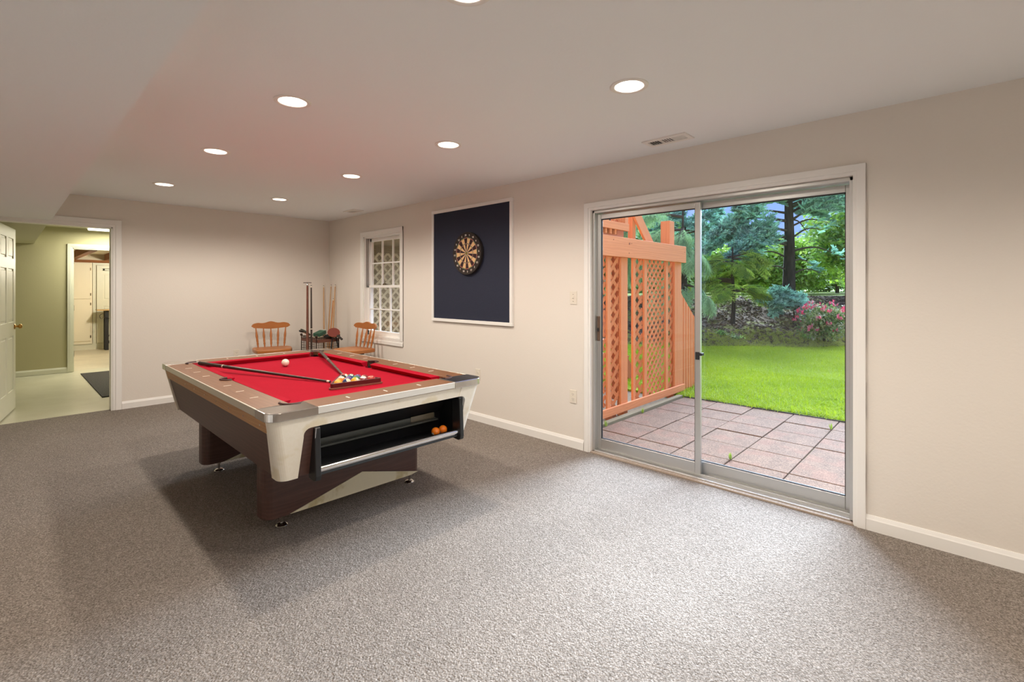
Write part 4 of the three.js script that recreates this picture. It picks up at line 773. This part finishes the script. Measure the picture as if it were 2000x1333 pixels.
{
  const t = thing('lattice_screen', 'reddish cedar lattice screen with a heavy top beam beside the patio', 'lattice screen', [0, 0, 0]);
  const xe = 6.88;
  mesh('top_beam', rbx(XO + 0.01, xe, 1.775, 2.012, ZS, ZS + 0.038, 0.004), cedar, t);
  mesh('bottom_board', rbx(XO + 0.01, xe - 0.015, -0.085, 0.008, ZS, ZS + 0.03, 0.004), cedar, t);
  for (const [x, y, r] of [[5.26, 1.945, 0.013], [5.31, 1.95, 0.006], [5.25, 1.83, 0.007], [4.9, 1.97, 0.006], [6.83, 1.93, 0.006]]) { const c = cyl(r, r, 0.004, 10); c.rotateX(Math.PI / 2); c.translate(x, y, ZS + 0.038); mesh('knot', c, knot, t); }
  const batt = [[3.68, 3.76], [4.2, 4.27], [4.5, 4.56], [4.832, 4.902], [5.135, 5.197], [5.42, 5.478], [5.708, 5.782], [6.314, 6.388], [6.594, 6.663]];
  for (const [a, b] of batt) mesh('batten', rbx(a, b, -0.03, 1.8, ZS - 0.032, ZS - 0.002, 0.003, true), cedar, t);
  for (const [a, b] of [[5.2, 5.29], [6.672, 6.81]]) mesh('post', rbx(a, b, -0.16, a > 6 ? 1.79 : 1.79, ZS - 0.1, ZS - 0.004, 0.004, true), cedar, t);
  mesh('post', rbx(5.3, 5.39, -0.0, 2.0, ZS - 0.24, ZS - 0.16, 0.004, true), cedar2, t);
  mesh('post_foot', bx(4.93, 5.02, -0.165, -0.06, ZS - 0.1, ZS - 0.002), cedar2, t); mesh('post_foot', bx(6.55, 6.64, -0.165, -0.06, ZS - 0.1, ZS - 0.002), cedar2, t);
  const pl = (g) => g.translate(0, 0, ZS - 0.045);
  for (const [a, b, st] of [[3.76, 4.2, 0.165], [4.27, 4.5, 0.165], [4.56, 4.832, 0.165], [4.902, 5.135, 0.165], [5.478, 5.708, 0.165], [5.782, 6.314, 0.118], [6.388, 6.594, 0.165]]) lattice(t, a, b, -0.03, 1.8, st, st > 0.15 ? 0.046 : 0.034, cedar, pl);
}
{ // a second lattice further under the stair, seen through the first
  const t = thing('lattice_screen', 'inner cedar lattice under the stair, seen through the outer screen', 'lattice screen', [0, 0, 0]);
  const pl = (g) => g.translate(0, 0, ZS - 0.8);
  mesh('batten', rbx(3.7, 6.05, 1.72, 1.79, ZS - 0.85, ZS - 0.82, 0.003), cedar2, t); mesh('batten', rbx(3.7, 6.05, -0.1, 0, ZS - 0.85, ZS - 0.82, 0.003), cedar2, t);
  lattice(t, 3.7, 5.95, 0, 1.75, 0.15, 0.048, cedar2, pl);
  for (const x of [4.6, 5.2, 5.95]) mesh('post', rbx(x, x + 0.09, -0.165, 1.75, ZS - 0.96, ZS - 0.86, 0.003, true), cedar2, t);
}
{
  const t = thing('deck', 'cedar deck above the lattice screen with fascia board and joist ends', 'deck', [0, 0, 0]);
  const z1 = -7.9;
  for (let k = 0; k < 11; k++) mesh('deck_board', rbx(XO + 0.01 + k * 0.149, XO + 0.01 + k * 0.149 + 0.143, 2.145, 2.175, z1, ZS - 0.03, 0.003, true), cedar2, t);
  mesh('underside_panel', bx(XO + 0.02, 5.28, 2.128, 2.144, -7.26, -4.3), std({ map: woodTex([150, 130, 102], [118, 100, 76], 149, [1, 0.4]), roughness: 0.9 }), t);
  mesh('fascia_board', rbx(XO + 0.01, 5.305, 2.102, 2.192, ZS - 0.03, ZS + 0.008, 0.003), cedar, t);
  for (let k = 0; k < 14; k++) mesh('joist_end', rbx(XO + 0.05 + k * 0.105, XO + 0.085 + k * 0.105, 2.045, 2.144, ZS - 0.5, ZS - 0.012, 0.003), cedar, t);
  mesh('ledger', rbx(XO + 0.01, 5.2, 2.012, 2.046, ZS - 0.42, ZS - 0.03, 0.003), cedar2, t);
  mesh('rail_post', rbx(5.225, 5.30, 2.19, 3.1, ZS - 0.09, ZS - 0.002, 0.003, true), cedar, t); mesh('rail_post', rbx(5.20, 5.36, 2.01, 3.1, ZS - 0.19, ZS - 0.1, 0.003, true), cedar2, t);
  mesh('rail', rbx(XO + 0.01, 5.3, 3.02, 3.1, ZS - 0.04, ZS, 0.003), cedar, t);
  lattice(t, XO + 0.05, 5.2, 2.22, 3.02, 0.14, 0.04, cedar, (g) => g.translate(0, 0, ZS - 0.06));
}
{
  const t = thing('deck_stair', 'cedar stair rail sloping down from the deck with vertical pickets', 'stair', [0, 0, 0]);
  mesh('upright', rbx(5.545, 5.62, 2.0, 2.95, ZS - 0.15, ZS - 0.08, 0.003, true), cedar, t);
  mesh('newel_post', rbx(6.555, 6.70, 1.99, 2.37, ZS - 0.2, ZS - 0.06, 0.004, true), cedar, t);
  // sloping handrail board descending away from the deck
  const slope = (x0, y0, x1, y1, w, z0, z1, mat, name) => { const d = Math.hypot(x1 - x0, y1 - y0), g = rbx(0, d, -w / 2, w / 2, z0, z1, 0.003); g.rotateZ(Math.atan2(y1 - y0, x1 - x0)); g.translate(x0, y0, 0); mesh(name, g, mat, t); };
  slope(5.32, 2.62, 6.05, 1.9, 0.15, ZS - 0.075, ZS - 0.04, cedar, 'handrail_board');
  slope(5.5, 1.9, 7.3, -0.1, 0.22, ZS - 1.1, ZS - 1.06, cedar2, 'stringer');
  slope(6.8, 0.23, 7.16, -0.2, 0.12, ZS - 0.075, ZS - 0.04, cedar2, 'stringer');
  // the pickets of the skirt, their tops stepping down
  for (let k = 0; k < 7; k++) { const x = 6.83 + k * 0.088; const top = 1.335 - k * 0.068 - 0.0, s = shape([[x, -0.155], [x + 0.062, -0.155], [x + 0.062, top - 0.05], [x, top]]), g = extr(s, 0.022, 0.002); g.translate(0, 0, ZS - 0.04); mesh('picket', boxUV(g, true), cedar, t); }
  for (let k = 0; k < 7; k++) { const x = 5.45 + k * 0.25, y = 1.96 - k * 0.28; mesh('tread', rbx(x, x + 0.28, y - 0.04, y, ZS - 1.9, ZS - 1.1, 0.003), cedar2, t); }
}
// pale lattice under the deck, straight outside the window
{
  const pale = std({ map: woodTex([206, 192, 162], [176, 160, 128], 141, [1, 0.3]), roughness: 0.85 }), t = thing('lattice_screen', 'pale beige lattice just outside the double hung window', 'lattice screen', [0, 0, 0]);
  lattice(t, XO + 0.04, 5.3, 0.1, 1.97, 0.155, 0.036, pale, (g) => g.translate(0, 0, -7.0));
  mesh('backing_board', bx(XO + 0.01, 5.35, 0, 2.13, -7.3, -7.27), std({ map: woodTex([168, 150, 122], [134, 116, 90], 143, [1, 0.4]), roughness: 0.9 }), t);
  mesh('rail', rbx(XO + 0.01, 5.35, 0.02, 0.11, -7.03, -6.97, 0.004), pale, t);
}
// ---------------------------------------------------------------- grass blades
{
  const r = rng(11), parts = [];
  for (let k = 0; k < 12; k++) {
    const h = 0.035 + r() * 0.045, w = 0.0035 + r() * 0.0025, a = r() * 6.28, lean = 0.2 + r() * 0.7, x = (r() - 0.5) * 0.07, z = (r() - 0.5) * 0.07, q = [];
    for (let i = 0; i <= 2; i++) { const s = i / 2, ww = w * (1 - s * 0.85), out = lean * h * s * s, cx = x + Math.cos(a) * out, cz = z + Math.sin(a) * out, y = h * s * (1 - 0.15 * lean * s); q.push([cx - Math.sin(a) * ww, y, cz + Math.cos(a) * ww], [cx + Math.sin(a) * ww, y, cz - Math.cos(a) * ww]); }
    for (let i = 0; i < 2; i++) parts.push(...q[i * 2], ...q[i * 2 + 1], ...q[i * 2 + 2], ...q[i * 2 + 1], ...q[i * 2 + 3], ...q[i * 2 + 2]);
  }
  const g = new THREE.BufferGeometry(); g.setAttribute('position', new THREE.Float32BufferAttribute(parts, 3)); g.computeVertexNormals();
  const pos = [];
  const ok = (x, z) => { const l = x * GR[0] + z * GR[1], d = x * GF[0] + z * GF[1]; const k = d - edgeD(l); return k < 0.3 || (k < 1.5 && r() < 0.5 - 0.3 * k); };
  for (let k = 0; k < 90000; k++) {
    const x = 6.59 + 10.6 * r(), z = -8.2 + 9.5 * r(); if (!ok(x, z)) continue;
    const d = x * GF[0] + z * GF[1], u = 1000 + 944 * (x * GR[0] + z * GR[1]) / d; if ((u < 1290 || u > 1720) && r() > 0.25) continue;
    pos.push([x, z]);
  }
  const im = new THREE.InstancedMesh(g, phy({ color: 0xffffff, roughness: 0.85, transmission: 0.35, thickness: 0, side: THREE.DoubleSide }), pos.length), m = new THREE.Matrix4(), c = new THREE.Color(), q = new THREE.Quaternion(), Y = new THREE.Vector3(0, 1, 0);
  pos.forEach(([x, z], i) => {
    q.setFromAxisAngle(Y, r() * 6.28); const s = 0.75 + r() * 0.5; const gl = x * GR[0] + z * GR[1], gd = x * GF[0] + z * GF[1], onBank = gd > edgeD(gl) + 0.25; m.compose(new THREE.Vector3(x, onBank ? groundY(gl, gd) - 0.005 : YP - 0.016, z), q, new THREE.Vector3(s * 1.15, s, s * 1.15)); im.setMatrixAt(i, m);
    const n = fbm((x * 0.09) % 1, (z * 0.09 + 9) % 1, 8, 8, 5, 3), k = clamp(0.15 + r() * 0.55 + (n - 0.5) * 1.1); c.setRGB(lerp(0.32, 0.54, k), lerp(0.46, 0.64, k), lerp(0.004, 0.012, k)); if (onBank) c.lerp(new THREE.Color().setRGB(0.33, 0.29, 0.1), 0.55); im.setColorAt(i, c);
  });
  im.name = 'grass_blades'; im.castShadow = im.receiveShadow = true; im.userData = { kind: 'stuff', label: 'bright green grass blades of the lawn', category: 'grass' }; scene.add(im);
  // bark and dead leaves on the bank
  const bark = new THREE.BoxGeometry(0.09, 0.008, 0.03), bp = []; const B = 9000, ib = new THREE.InstancedMesh(bark, std({ color: 0xffffff, roughness: 1 }), B), e = new THREE.Euler();
  for (let i = 0; i < B; i++) {
    const l = 3 + 11 * r(), d = edgeD(l) + 0.1 + 4.4 * Math.pow(r(), 0.8), w = gp(l, d); e.set((r() - 0.5) * 0.9, r() * 6.28, (r() - 0.5) * 0.9); q.setFromEuler(e); const s = 0.5 + r() * 0.9;
    m.compose(new THREE.Vector3(w[0], groundY(l, d) + 0.008, w[1]), q, new THREE.Vector3(s, s, s)); ib.setMatrixAt(i, m); const k = r(); c.setRGB(lerp(0.07, 0.27, k * k), lerp(0.05, 0.20, k * k), lerp(0.032, 0.12, k * k)); ib.setColorAt(i, c);
  }
  ib.name = 'bark_mulch'; ib.castShadow = ib.receiveShadow = true; ib.userData = { kind: 'stuff', label: 'bark chips and dead leaves scattered on the bank', category: 'mulch' }; scene.add(ib);
}

// ---------------------------------------------------------------- trees and shrubs
const V = (x, y, z) => new THREE.Vector3(x, y, z);
const barkTex = tex(256, 256, (u, v) => mixc([34, 29, 26], [78, 68, 61], clamp(fbm(u, v, 16, 5, 301, 4) * 1.3 - 0.15)), [0.4, 0.8]);
const barkMat = std({ map: barkTex, roughness: 1 }), twigMat = std({ color: rgb(78, 66, 56), roughness: 1 });
// a needle spray: a twig with needles all round
function sprayGeo(L, n, nl, seed, droop = 0, w = 0.006) {
  const r = rng(seed), v = [];
  const tri = (a, b, c) => v.push(...a, ...b, ...c);
  for (let k = 0; k < n; k++) {
    const s = k / n, z = s * L, y = -droop * L * s * s, a = k * 2.4 + r(), len = nl * (1 - 0.55 * s) * (0.8 + 0.4 * r()), ca = Math.cos(a), sa = Math.sin(a), fw = 0.55;
    const b = [0, y, z], t = [ca * len, y + sa * len * 0.7, z + len * fw];
    tri([b[0] - sa * w, b[1] + ca * w, b[2]], [b[0] + sa * w, b[1] - ca * w, b[2]], t); tri([b[0], b[1], b[2] - w], [b[0], b[1], b[2] + w], t);
  }
  tri([-0.004, 0, 0], [0.004, 0, 0], [0, -droop * L, L]);
  const g = new THREE.BufferGeometry(); g.setAttribute('position', new THREE.Float32BufferAttribute(v, 3)); g.computeVertexNormals(); return g;
}
// a spray of side twigs, each set with needles: the flat fan of a conifer branch end
function fanGeo(seed, L = 0.42, droop = 0.25) {
  const r = rng(seed), list = [sprayGeo(L, 46, 0.045, seed + 1, droop)];
  for (let k = 0; k < 6; k++) { const s = 0.12 + 0.12 * k, g = sprayGeo(L * (0.62 - 0.07 * k), 26, 0.04, seed + 5 + k, droop); g.rotateZ((r() - 0.5) * 0.5); g.rotateY((k % 2 ? 1 : -1) * (0.75 + r() * 0.2)); g.translate(0, -droop * L * s * s, s * L); list.push(g); }
  return merge(list);
}
function leafCluster(seed, n = 9, size = 0.07, spread = 0.11) {
  const r = rng(seed), list = []; for (let k = 0; k < n; k++) { const g = leafGeo(size * (0.5 + 0.2 * r()), size * (0.8 + 0.5 * r())); g.rotateX(-0.4 - r() * 1.6); g.rotateY(r() * 6.28); g.translate((r() - 0.5) * 2 * spread, (r() - 0.5) * 1.4 * spread, (r() - 0.5) * 2 * spread); list.push(g); } return merge(list);
}
function foliage(name, geo, mat, parent, spots, cols, seed) { // spots: [position, direction, scale]
  const im = new THREE.InstancedMesh(geo, mat, spots.length), m = new THREE.Matrix4(), q = new THREE.Quaternion(), q2 = new THREE.Quaternion(), c = new THREE.Color(), r = rng(seed), Z = V(0, 0, 1), up = V(0, 1, 0), X = new THREE.Vector3(), Yv = new THREE.Vector3(), D = new THREE.Vector3(), mm = new THREE.Matrix4();
  spots.forEach(([p, d, s], i) => {
    D.copy(d).normalize(); X.crossVectors(up, D); if (X.lengthSq() < 1e-4) X.set(1, 0, 0); X.normalize(); Yv.crossVectors(D, X); mm.makeBasis(X, Yv, D); q.setFromRotationMatrix(mm); q2.setFromAxisAngle(Z, (r() - 0.5) * 1.2); q.multiply(q2);
    m.compose(p, q, V(s, s, s)); im.setMatrixAt(i, m); const k = r(), a = cols[Math.floor(r() * cols.length)]; c.setRGB(a[0] * (0.7 + 0.6 * k), a[1] * (0.7 + 0.6 * k), a[2] * (0.7 + 0.6 * k)); im.setColorAt(i, c);
  });
  im.name = name; im.castShadow = im.receiveShadow = true; im.userData.kind = 'stuff'; parent.add(im); return im;
}
const needleMat = phy({ color: 0xffffff, roughness: 0.8, transmission: 0.3, thickness: 0, side: THREE.DoubleSide }), leafMat = phy({ color: 0xffffff, roughness: 0.7, transmission: 0.45, thickness: 0, side: THREE.DoubleSide });
// a short bristly tuft: a few stubby twigs bunched together
function tuftGeo(seed) { const r = rng(seed), list = []; for (let k = 0; k < 5; k++) { const g = sprayGeo(0.13 + 0.06 * r(), 22, 0.042, seed + k, 0.1, 0.009); g.rotateX(-0.7 * r()); g.rotateY((k - 2) * 0.55 + (r() - 0.5) * 0.4); g.translate(0, 0, 0.03 * k); list.push(g); } return merge(list); }
const tuft = tuftGeo(33), fan = fanGeo(40), fanDroop = fanGeo(60, 0.42, 0.9), clusterG = leafCluster(70), clusterBig = leafCluster(80, 12, 0.14, 0.24);
const G3 = (l, h, d) => V(GR[0] * l + GF[0] * d, h, GR[1] * l + GF[1] * d);   // offset in garden directions
function limb(name, pts, r0, r1, parent, mat = barkMat) {
  const c = new THREE.CatmullRomCurve3(pts), n = Math.max(6, pts.length * 4), g = new THREE.TubeGeometry(c, n, 1, 8), p = g.attributes.position, F = c.getSpacedPoints(n);
  for (let i = 0; i <= n; i++) { const C = c.getPointAt(i / n), R = lerp(r0, r1, i / n); for (let j = 0; j <= 8; j++) { const k = i * 9 + j; p.setXYZ(k, C.x + (p.getX(k) - C.x) * R, C.y + (p.getY(k) - C.y) * R, C.z + (p.getZ(k) - C.z) * R); } }
  g.computeVertexNormals(); const u = g.attributes.uv; for (let i = 0; i < u.count; i++) u.setXY(i, u.getY(i) * r0 * 6.28, u.getX(i) * c.getLength()); mesh(name, g, mat, parent); return c;
}
function groundAt(l, d) { return groundY(l, d); }

// conifer: trunk, listed limbs, fans of needles along the outer part of each limb
function conifer(label, l, d, h, tr, limbs, cols, opt = {}) {
  const y0 = opt.y ?? groundAt(l, d) - 0.1, base = G3(l, 0, d), t = thing(opt.name ?? 'spruce_tree', label, 'tree', [base.x, y0, base.z]), r = rng(opt.seed ?? 1), spots = [];
  limb('trunk', [V(0, -0.1, 0), V(0.02, h * 0.3, 0.02), V(-0.02, h * 0.65, 0), V(0, h, 0)], tr, tr * 0.25, t);
  limbs.forEach(([y, dl, dd, dy, bare, dens]) => {
    const a = V(0, y, 0), e = G3(dl, y + dy, dd), mid = a.clone().lerp(e, 0.5); mid.y += 0.12 * Math.abs(dl) + 0.05; const L = a.distanceTo(e);
    const c = limb('branch', [a, mid, e], 0.02 + 0.012 * L, 0.006, t, twigMat);
    const n = Math.floor(L * (dens ?? 60)); for (let i = 0; i < n; i++) {
      const s = lerp(bare ?? 0.25, 1, r()), p = c.getPointAt(s), tg = c.getTangentAt(s), side = (r() < 0.5 ? -1 : 1) * (0.4 + r() * 0.9), dir = tg.clone().applyAxisAngle(V(0, 1, 0), side * (1.05 - 0.5 * s)); dir.y += (r() - 0.6) * 0.5 + (opt.lift ?? 0) * r();
      const reach = (1 - s) * L * 0.42 * r(); p.addScaledVector(dir.clone().normalize(), reach); p.y += (r() - 0.5) * 0.16 - reach * 0.2; spots.push([p, dir, (opt.size ?? 1) * (0.75 + r() * 0.6)]);
    }
  });
  foliage('needles', opt.geo ?? fan, needleMat, t, spots, cols, 500 + (opt.seed ?? 1)); return t;
}
const BLUE = [[0.46, 0.74, 0.62], [0.36, 0.62, 0.52], [0.58, 0.84, 0.72], [0.2, 0.4, 0.3]], DARK = [[0.12, 0.22, 0.08], [0.18, 0.31, 0.10], [0.26, 0.40, 0.10]], LIME = [[0.46, 0.62, 0.10], [0.38, 0.54, 0.10], [0.58, 0.68, 0.16]], CEDAR = [[0.44, 0.64, 0.36], [0.34, 0.54, 0.30], [0.54, 0.72, 0.45]];
{
  // big blue spruce: lateral offset of the trunk is (1540-1000)/944 of its distance
  const r = rng(21), L = [];
  // left hand masses
  for (const [y, dl, dd, dy] of [[3.5, -2.4, 0.3, -0.35], [3.25, -2.55, -0.5, -0.35], [3.0, -2.0, -0.9, -0.3], [2.75, -1.7, 0.2, -0.35], [2.5, -2.5, -0.3, -0.55], [2.2, -1.9, -0.8, -0.5], [2.0, -2.6, 0.3, -0.5], [1.75, -1.5, -0.6, -0.35], [3.8, -1.9, 0.6, -0.3], [4.1, -1.6, -0.4, -0.3], [3.9, -2.4, -0.2, -0.3], [1.85, -2.2, -0.9, -0.6]]) L.push([y, dl, dd, dy, 0.3, 105]);
  // right hand top
  for (const [y, dl, dd, dy] of [[2.9, 1.5, -0.4, 0.1], [2.7, 1.2, 0.4, 0.2], [3.1, 1.9, 0.1, 0.0], [3.4, 1.5, -0.5, -0.2], [2.5, 0.9, -0.7, 0.25], [3.2, 0.8, -0.8, -0.1], [2.75, 1.75, 0.2, 0.15], [3.0, 1.0, -0.9, -0.1], [2.45, 1.4, 0.5, 0.3], [3.6, 1.7, 0.3, -0.2], [2.9, -0.9, -0.7, 0.1], [3.2, -0.7, -0.9, -0.1]]) L.push([y, dl, dd, dy, 0.25, 120]);
  // bare low twigs
  for (const [y, dl, dd, dy] of [[1.9, 1.3, 0.2, 0.35], [1.55, 1.5, -0.3, -0.2], [2.3, 1.2, -0.2, 0.1], [1.2, 1.0, 0.3, -0.1], [1.35, -1.0, 0.2, 0.1], [0.95, -0.9, -0.2, 0.0], [2.55, 0.9, 0.5, -0.35], [0.8, 1.2, 0.1, 0.05]]) L.push([y, dl, dd, dy, 0.55, 5]);
  for (let k = 0; k < 16; k++) { const a = r() * 6.28, y = 3.6 + r() * 1.6, R = 2.0 - (y - 3.6) * 0.7; L.push([y, Math.cos(a) * R, Math.sin(a) * R, -0.3, 0.25, 50]); }
  conifer('tall blue green spruce with a thick dark trunk on the bank', 8.58, 15, 5.6, 0.2, L, BLUE, { seed: 3, size: 1.05, y: 1.0, geo: tuft, lift: 0.9 });
  // smaller dark hemlock left of it with yellow green tips
  const H2 = []; for (let k = 0; k < 16; k++) { const a = r() * 6.28, y = 0.75 + r() * 1.1, R = 1.15 - (y - 0.75) * 0.25; H2.push([y, Math.cos(a) * R, Math.sin(a) * R * 0.8, -0.05 - r() * 0.35, 0.2, 90]); }
  conifer('low dark green hemlock with yellow tipped boughs and a slim pale trunk', 6.30, 13.8, 2.1, 0.07, H2, DARK.slice(1).concat(LIME, LIME), { seed: 5, size: 0.62, name: 'hemlock_tree', y: 0.5 });
  // weeping cedar behind the stair
  const W = []; for (let k = 0; k < 12; k++) { const a = r() * 6.28, y = 1.6 + r() * 1.6, R = 0.4 + r() * 0.3; W.push([y, Math.cos(a) * R, Math.sin(a) * R, -0.3 - r() * 0.3, 0.15, 85]); }
  for (const [y, dl, dd, dy] of [[2.75, -1.5, 0.2, -0.55], [2.9, -1.1, -0.3, -0.5], [2.6, -1.3, 0.4, -0.5], [3.2, -1.6, 0, -0.35], [2.3, -1.2, 0.1, -0.4], [1.5, -0.9, -0.2, -0.5]]) W.push([y, dl, dd, dy, 0.15, 95]);
  conifer('weeping pale green cedar drooping behind the cedar stair', 4.0, 11.3, 3.6, 0.07, W, CEDAR, { seed: 7, size: 0.62, name: 'weeping_cedar', geo: fanDroop, y: -0.12 });
  // another spruce further back on the left
  const S3 = []; for (let k = 0; k < 15; k++) { const a = r() * 6.28, y = 1.4 + r() * 3.2, R = 1.7 - (y - 1.4) * 0.25; S3.push([y, Math.cos(a) * R, Math.sin(a) * R, -0.3, 0.25, 80]); }
  conifer('dark blue spruce standing further back behind the weeping cedar', 6.2, 17.5, 5.6, 0.14, S3, BLUE.slice(1), { seed: 9, size: 1.15, geo: tuft, lift: 0.9 });
  // low spreading blue spruce bough on the bank
  const J = []; for (let k = 0; k < 16; k++) { const a = r() * 6.28, R = 0.4 + r() * 0.45; J.push([0.35 + r() * 0.4, Math.cos(a) * R * 1.1, Math.sin(a) * R * 0.6, 0.05 - r() * 0.2, 0.05, 130]); }
  conifer('low spreading blue spruce seedling on the bank below the tall trunk', 8.2, 14.1, 0.8, 0.03, J, BLUE, { seed: 13, size: 0.8, geo: tuft, lift: 0.7, name: 'dwarf_spruce', y: 0.4 });
}
// leafy trees
function leafy(name, label, l, d, h, crown, cols, n, opt = {}) {
  const y0 = opt.y ?? groundAt(l, d) - 0.05, b = G3(l, 0, d), t = thing(name, label, opt.cat ?? 'tree', [b.x, y0, b.z], 0, opt.group), r = rng(opt.seed ?? 2), spots = [];
  limb('trunk', [V(0, -0.1, 0), V(0.05, h * 0.35, 0), V(0, h * 0.8, 0.05)], opt.tr ?? 0.1, 0.03, t);
  for (let k = 0; k < 7; k++) { const a = k * 0.9, R = crown[0] * 0.7; limb('branch', [V(0, h * 0.3 + k * h * 0.05, 0), G3(Math.cos(a) * R * 0.5, h * 0.45 + k * h * 0.05, Math.sin(a) * R * 0.4), G3(Math.cos(a) * R, h * 0.55 + k * h * 0.05, Math.sin(a) * R * 0.7)], (opt.tr ?? 0.1) * 0.35, 0.008, t, twigMat); }
  for (let k = 0; k < n; k++) {
    const u = r() * 2 - 1, a = r() * 6.28, R = Math.pow(r(), 0.45), q = Math.sqrt(1 - u * u), lump = 0.8 + 0.25 * Math.sin(a * 3 + u * 4 + (opt.seed ?? 0));
    const p = G3(Math.cos(a) * q * R * crown[0] * lump, crown[2] + u * R * crown[1] * lump, Math.sin(a) * q * R * crown[0] * 0.8 * lump); spots.push([p, V(r() - 0.5, r() - 0.3, r() - 0.5), (opt.size ?? 1) * (0.7 + 0.6 * r())]);
  }
  foliage('leaves', opt.geo ?? clusterBig, leafMat, t, spots, cols, 700 + (opt.seed ?? 0)); return { t, spots };
}
const BRIGHT = [[0.46, 0.66, 0.10], [0.38, 0.58, 0.09], [0.58, 0.74, 0.18], [0.26, 0.44, 0.08]], MID = [[0.24, 0.44, 0.10], [0.16, 0.32, 0.07], [0.34, 0.54, 0.14]];
const far = 1.35;
leafy('leafy_tree', 'bright green leafy tree at the right edge of the garden view', 12.9, 18.5, 4.2, [1.75, 1.7, 2.1], MID.concat(BRIGHT), 1100, { seed: 3, tr: 0.09 });
leafy('leafy_tree', 'lime green leafy tree glowing behind the spruce trunk', 14.2, 24.5, 3.6, [2.4, 1.35, 1.4], BRIGHT, 1300, { seed: 4, y: 1.15, size: far });
leafy('leafy_tree', 'lime green leafy tree beyond the bank left of the spruce trunk', 11.6, 25.5, 3.2, [2.1, 1.2, 1.3], BRIGHT, 1200, { seed: 6, y: 1.15, size: far });
leafy('leafy_tree', 'distant yellow green tree low behind the hemlock', 9.4, 26, 3.2, [2.0, 1.2, 1.25], BRIGHT, 1100, { seed: 7, y: 1.15, size: far });
leafy('leafy_tree', 'darker green tree far off at the right behind the lime trees', 18.5, 27.5, 4.4, [2.4, 1.9, 2.0], MID, 900, { seed: 8, y: 1.15, size: far });
leafy('leafy_tree', 'leafy green tree far off behind the lattice stair', 7.0, 22, 4.0, [2.2, 1.7, 2.0], MID, 900, { seed: 10, y: 1.1, size: far });
leafy('leafy_tree', 'leafy green tree behind the lattice screen beam', 3.4, 17, 4.2, [2.0, 1.4, 1.8], MID.concat(CEDAR), 800, { seed: 12, y: 0.6, size: 1.1 });
[[10, 31], [13.6, 31.5], [17.2, 31], [20.8, 32], [6.4, 29], [2.8, 27]].forEach(([l, d], i) => leafy('hedge_shrub', 'low distant green shrub at the back of the upper grass', l, d, 1.2, [2.3, 0.95, 0.75], BRIGHT.concat(MID), 620, { seed: 60 + i, y: 1.2, size: far, cat: 'shrub', tr: 0.05, group: 'shrubs along the upper grass' }));
// pink azalea
{
  const { t, spots } = leafy('azalea_bush', 'azalea bush covered in pink blossoms at the foot of the bank', 8.36, 12.95, 0.8, [0.66, 0.5, 0.6], [[0.28, 0.42, 0.12], [0.40, 0.48, 0.18], [0.18, 0.30, 0.09], [0.52, 0.5, 0.3]], 620, { seed: 14, geo: clusterG, size: 0.95, cat: 'shrub', tr: 0.03, y: -0.1 });
  const r = rng(31), s2 = []; const c0 = V(0, 0.62, 0);
  for (let k = 0; k < 46; k++) { const a = r() * 6.28, u = -0.5 + 1.45 * r(), q = Math.sqrt(Math.max(0, 1 - Math.min(1, u * u))), n = G3(Math.cos(a) * q * 0.75, u * 0.54 + 0.62, Math.sin(a) * q * 0.6); for (let j = 0; j < 6; j++) s2.push([n.clone().add(V((r() - 0.5) * 0.11, (r() - 0.5) * 0.07, (r() - 0.5) * 0.11)), V(r() - 0.5, r(), r() - 0.5), 0.45 + 0.35 * r()]); }
  foliage('blossoms', leafCluster(90, 7, 0.055, 0.03), leafMat, t, s2, [[0.86, 0.10, 0.22], [0.9, 0.2, 0.33], [0.82, 0.07, 0.17], [0.92, 0.42, 0.48]], 900);
}
// small leafy weeds on the bank
[[6.1, 13.2, 'below the hemlock'], [5.85, 13.5, 'left of the hemlock trunk'], [7.9, 12.95, 'at the lawn edge below the dwarf spruce']].forEach(([l, d, w], i) => leafy('ground_plant', `small green plant on the mulch ${w}`, l, d, 0.14, [0.17, 0.09, 0.1], MID, 24, { seed: 40 + i, geo: clusterG, size: 0.6, cat: 'plant', tr: 0.008, group: 'small plants on the bank' }));

renderer.render(scene, camera);
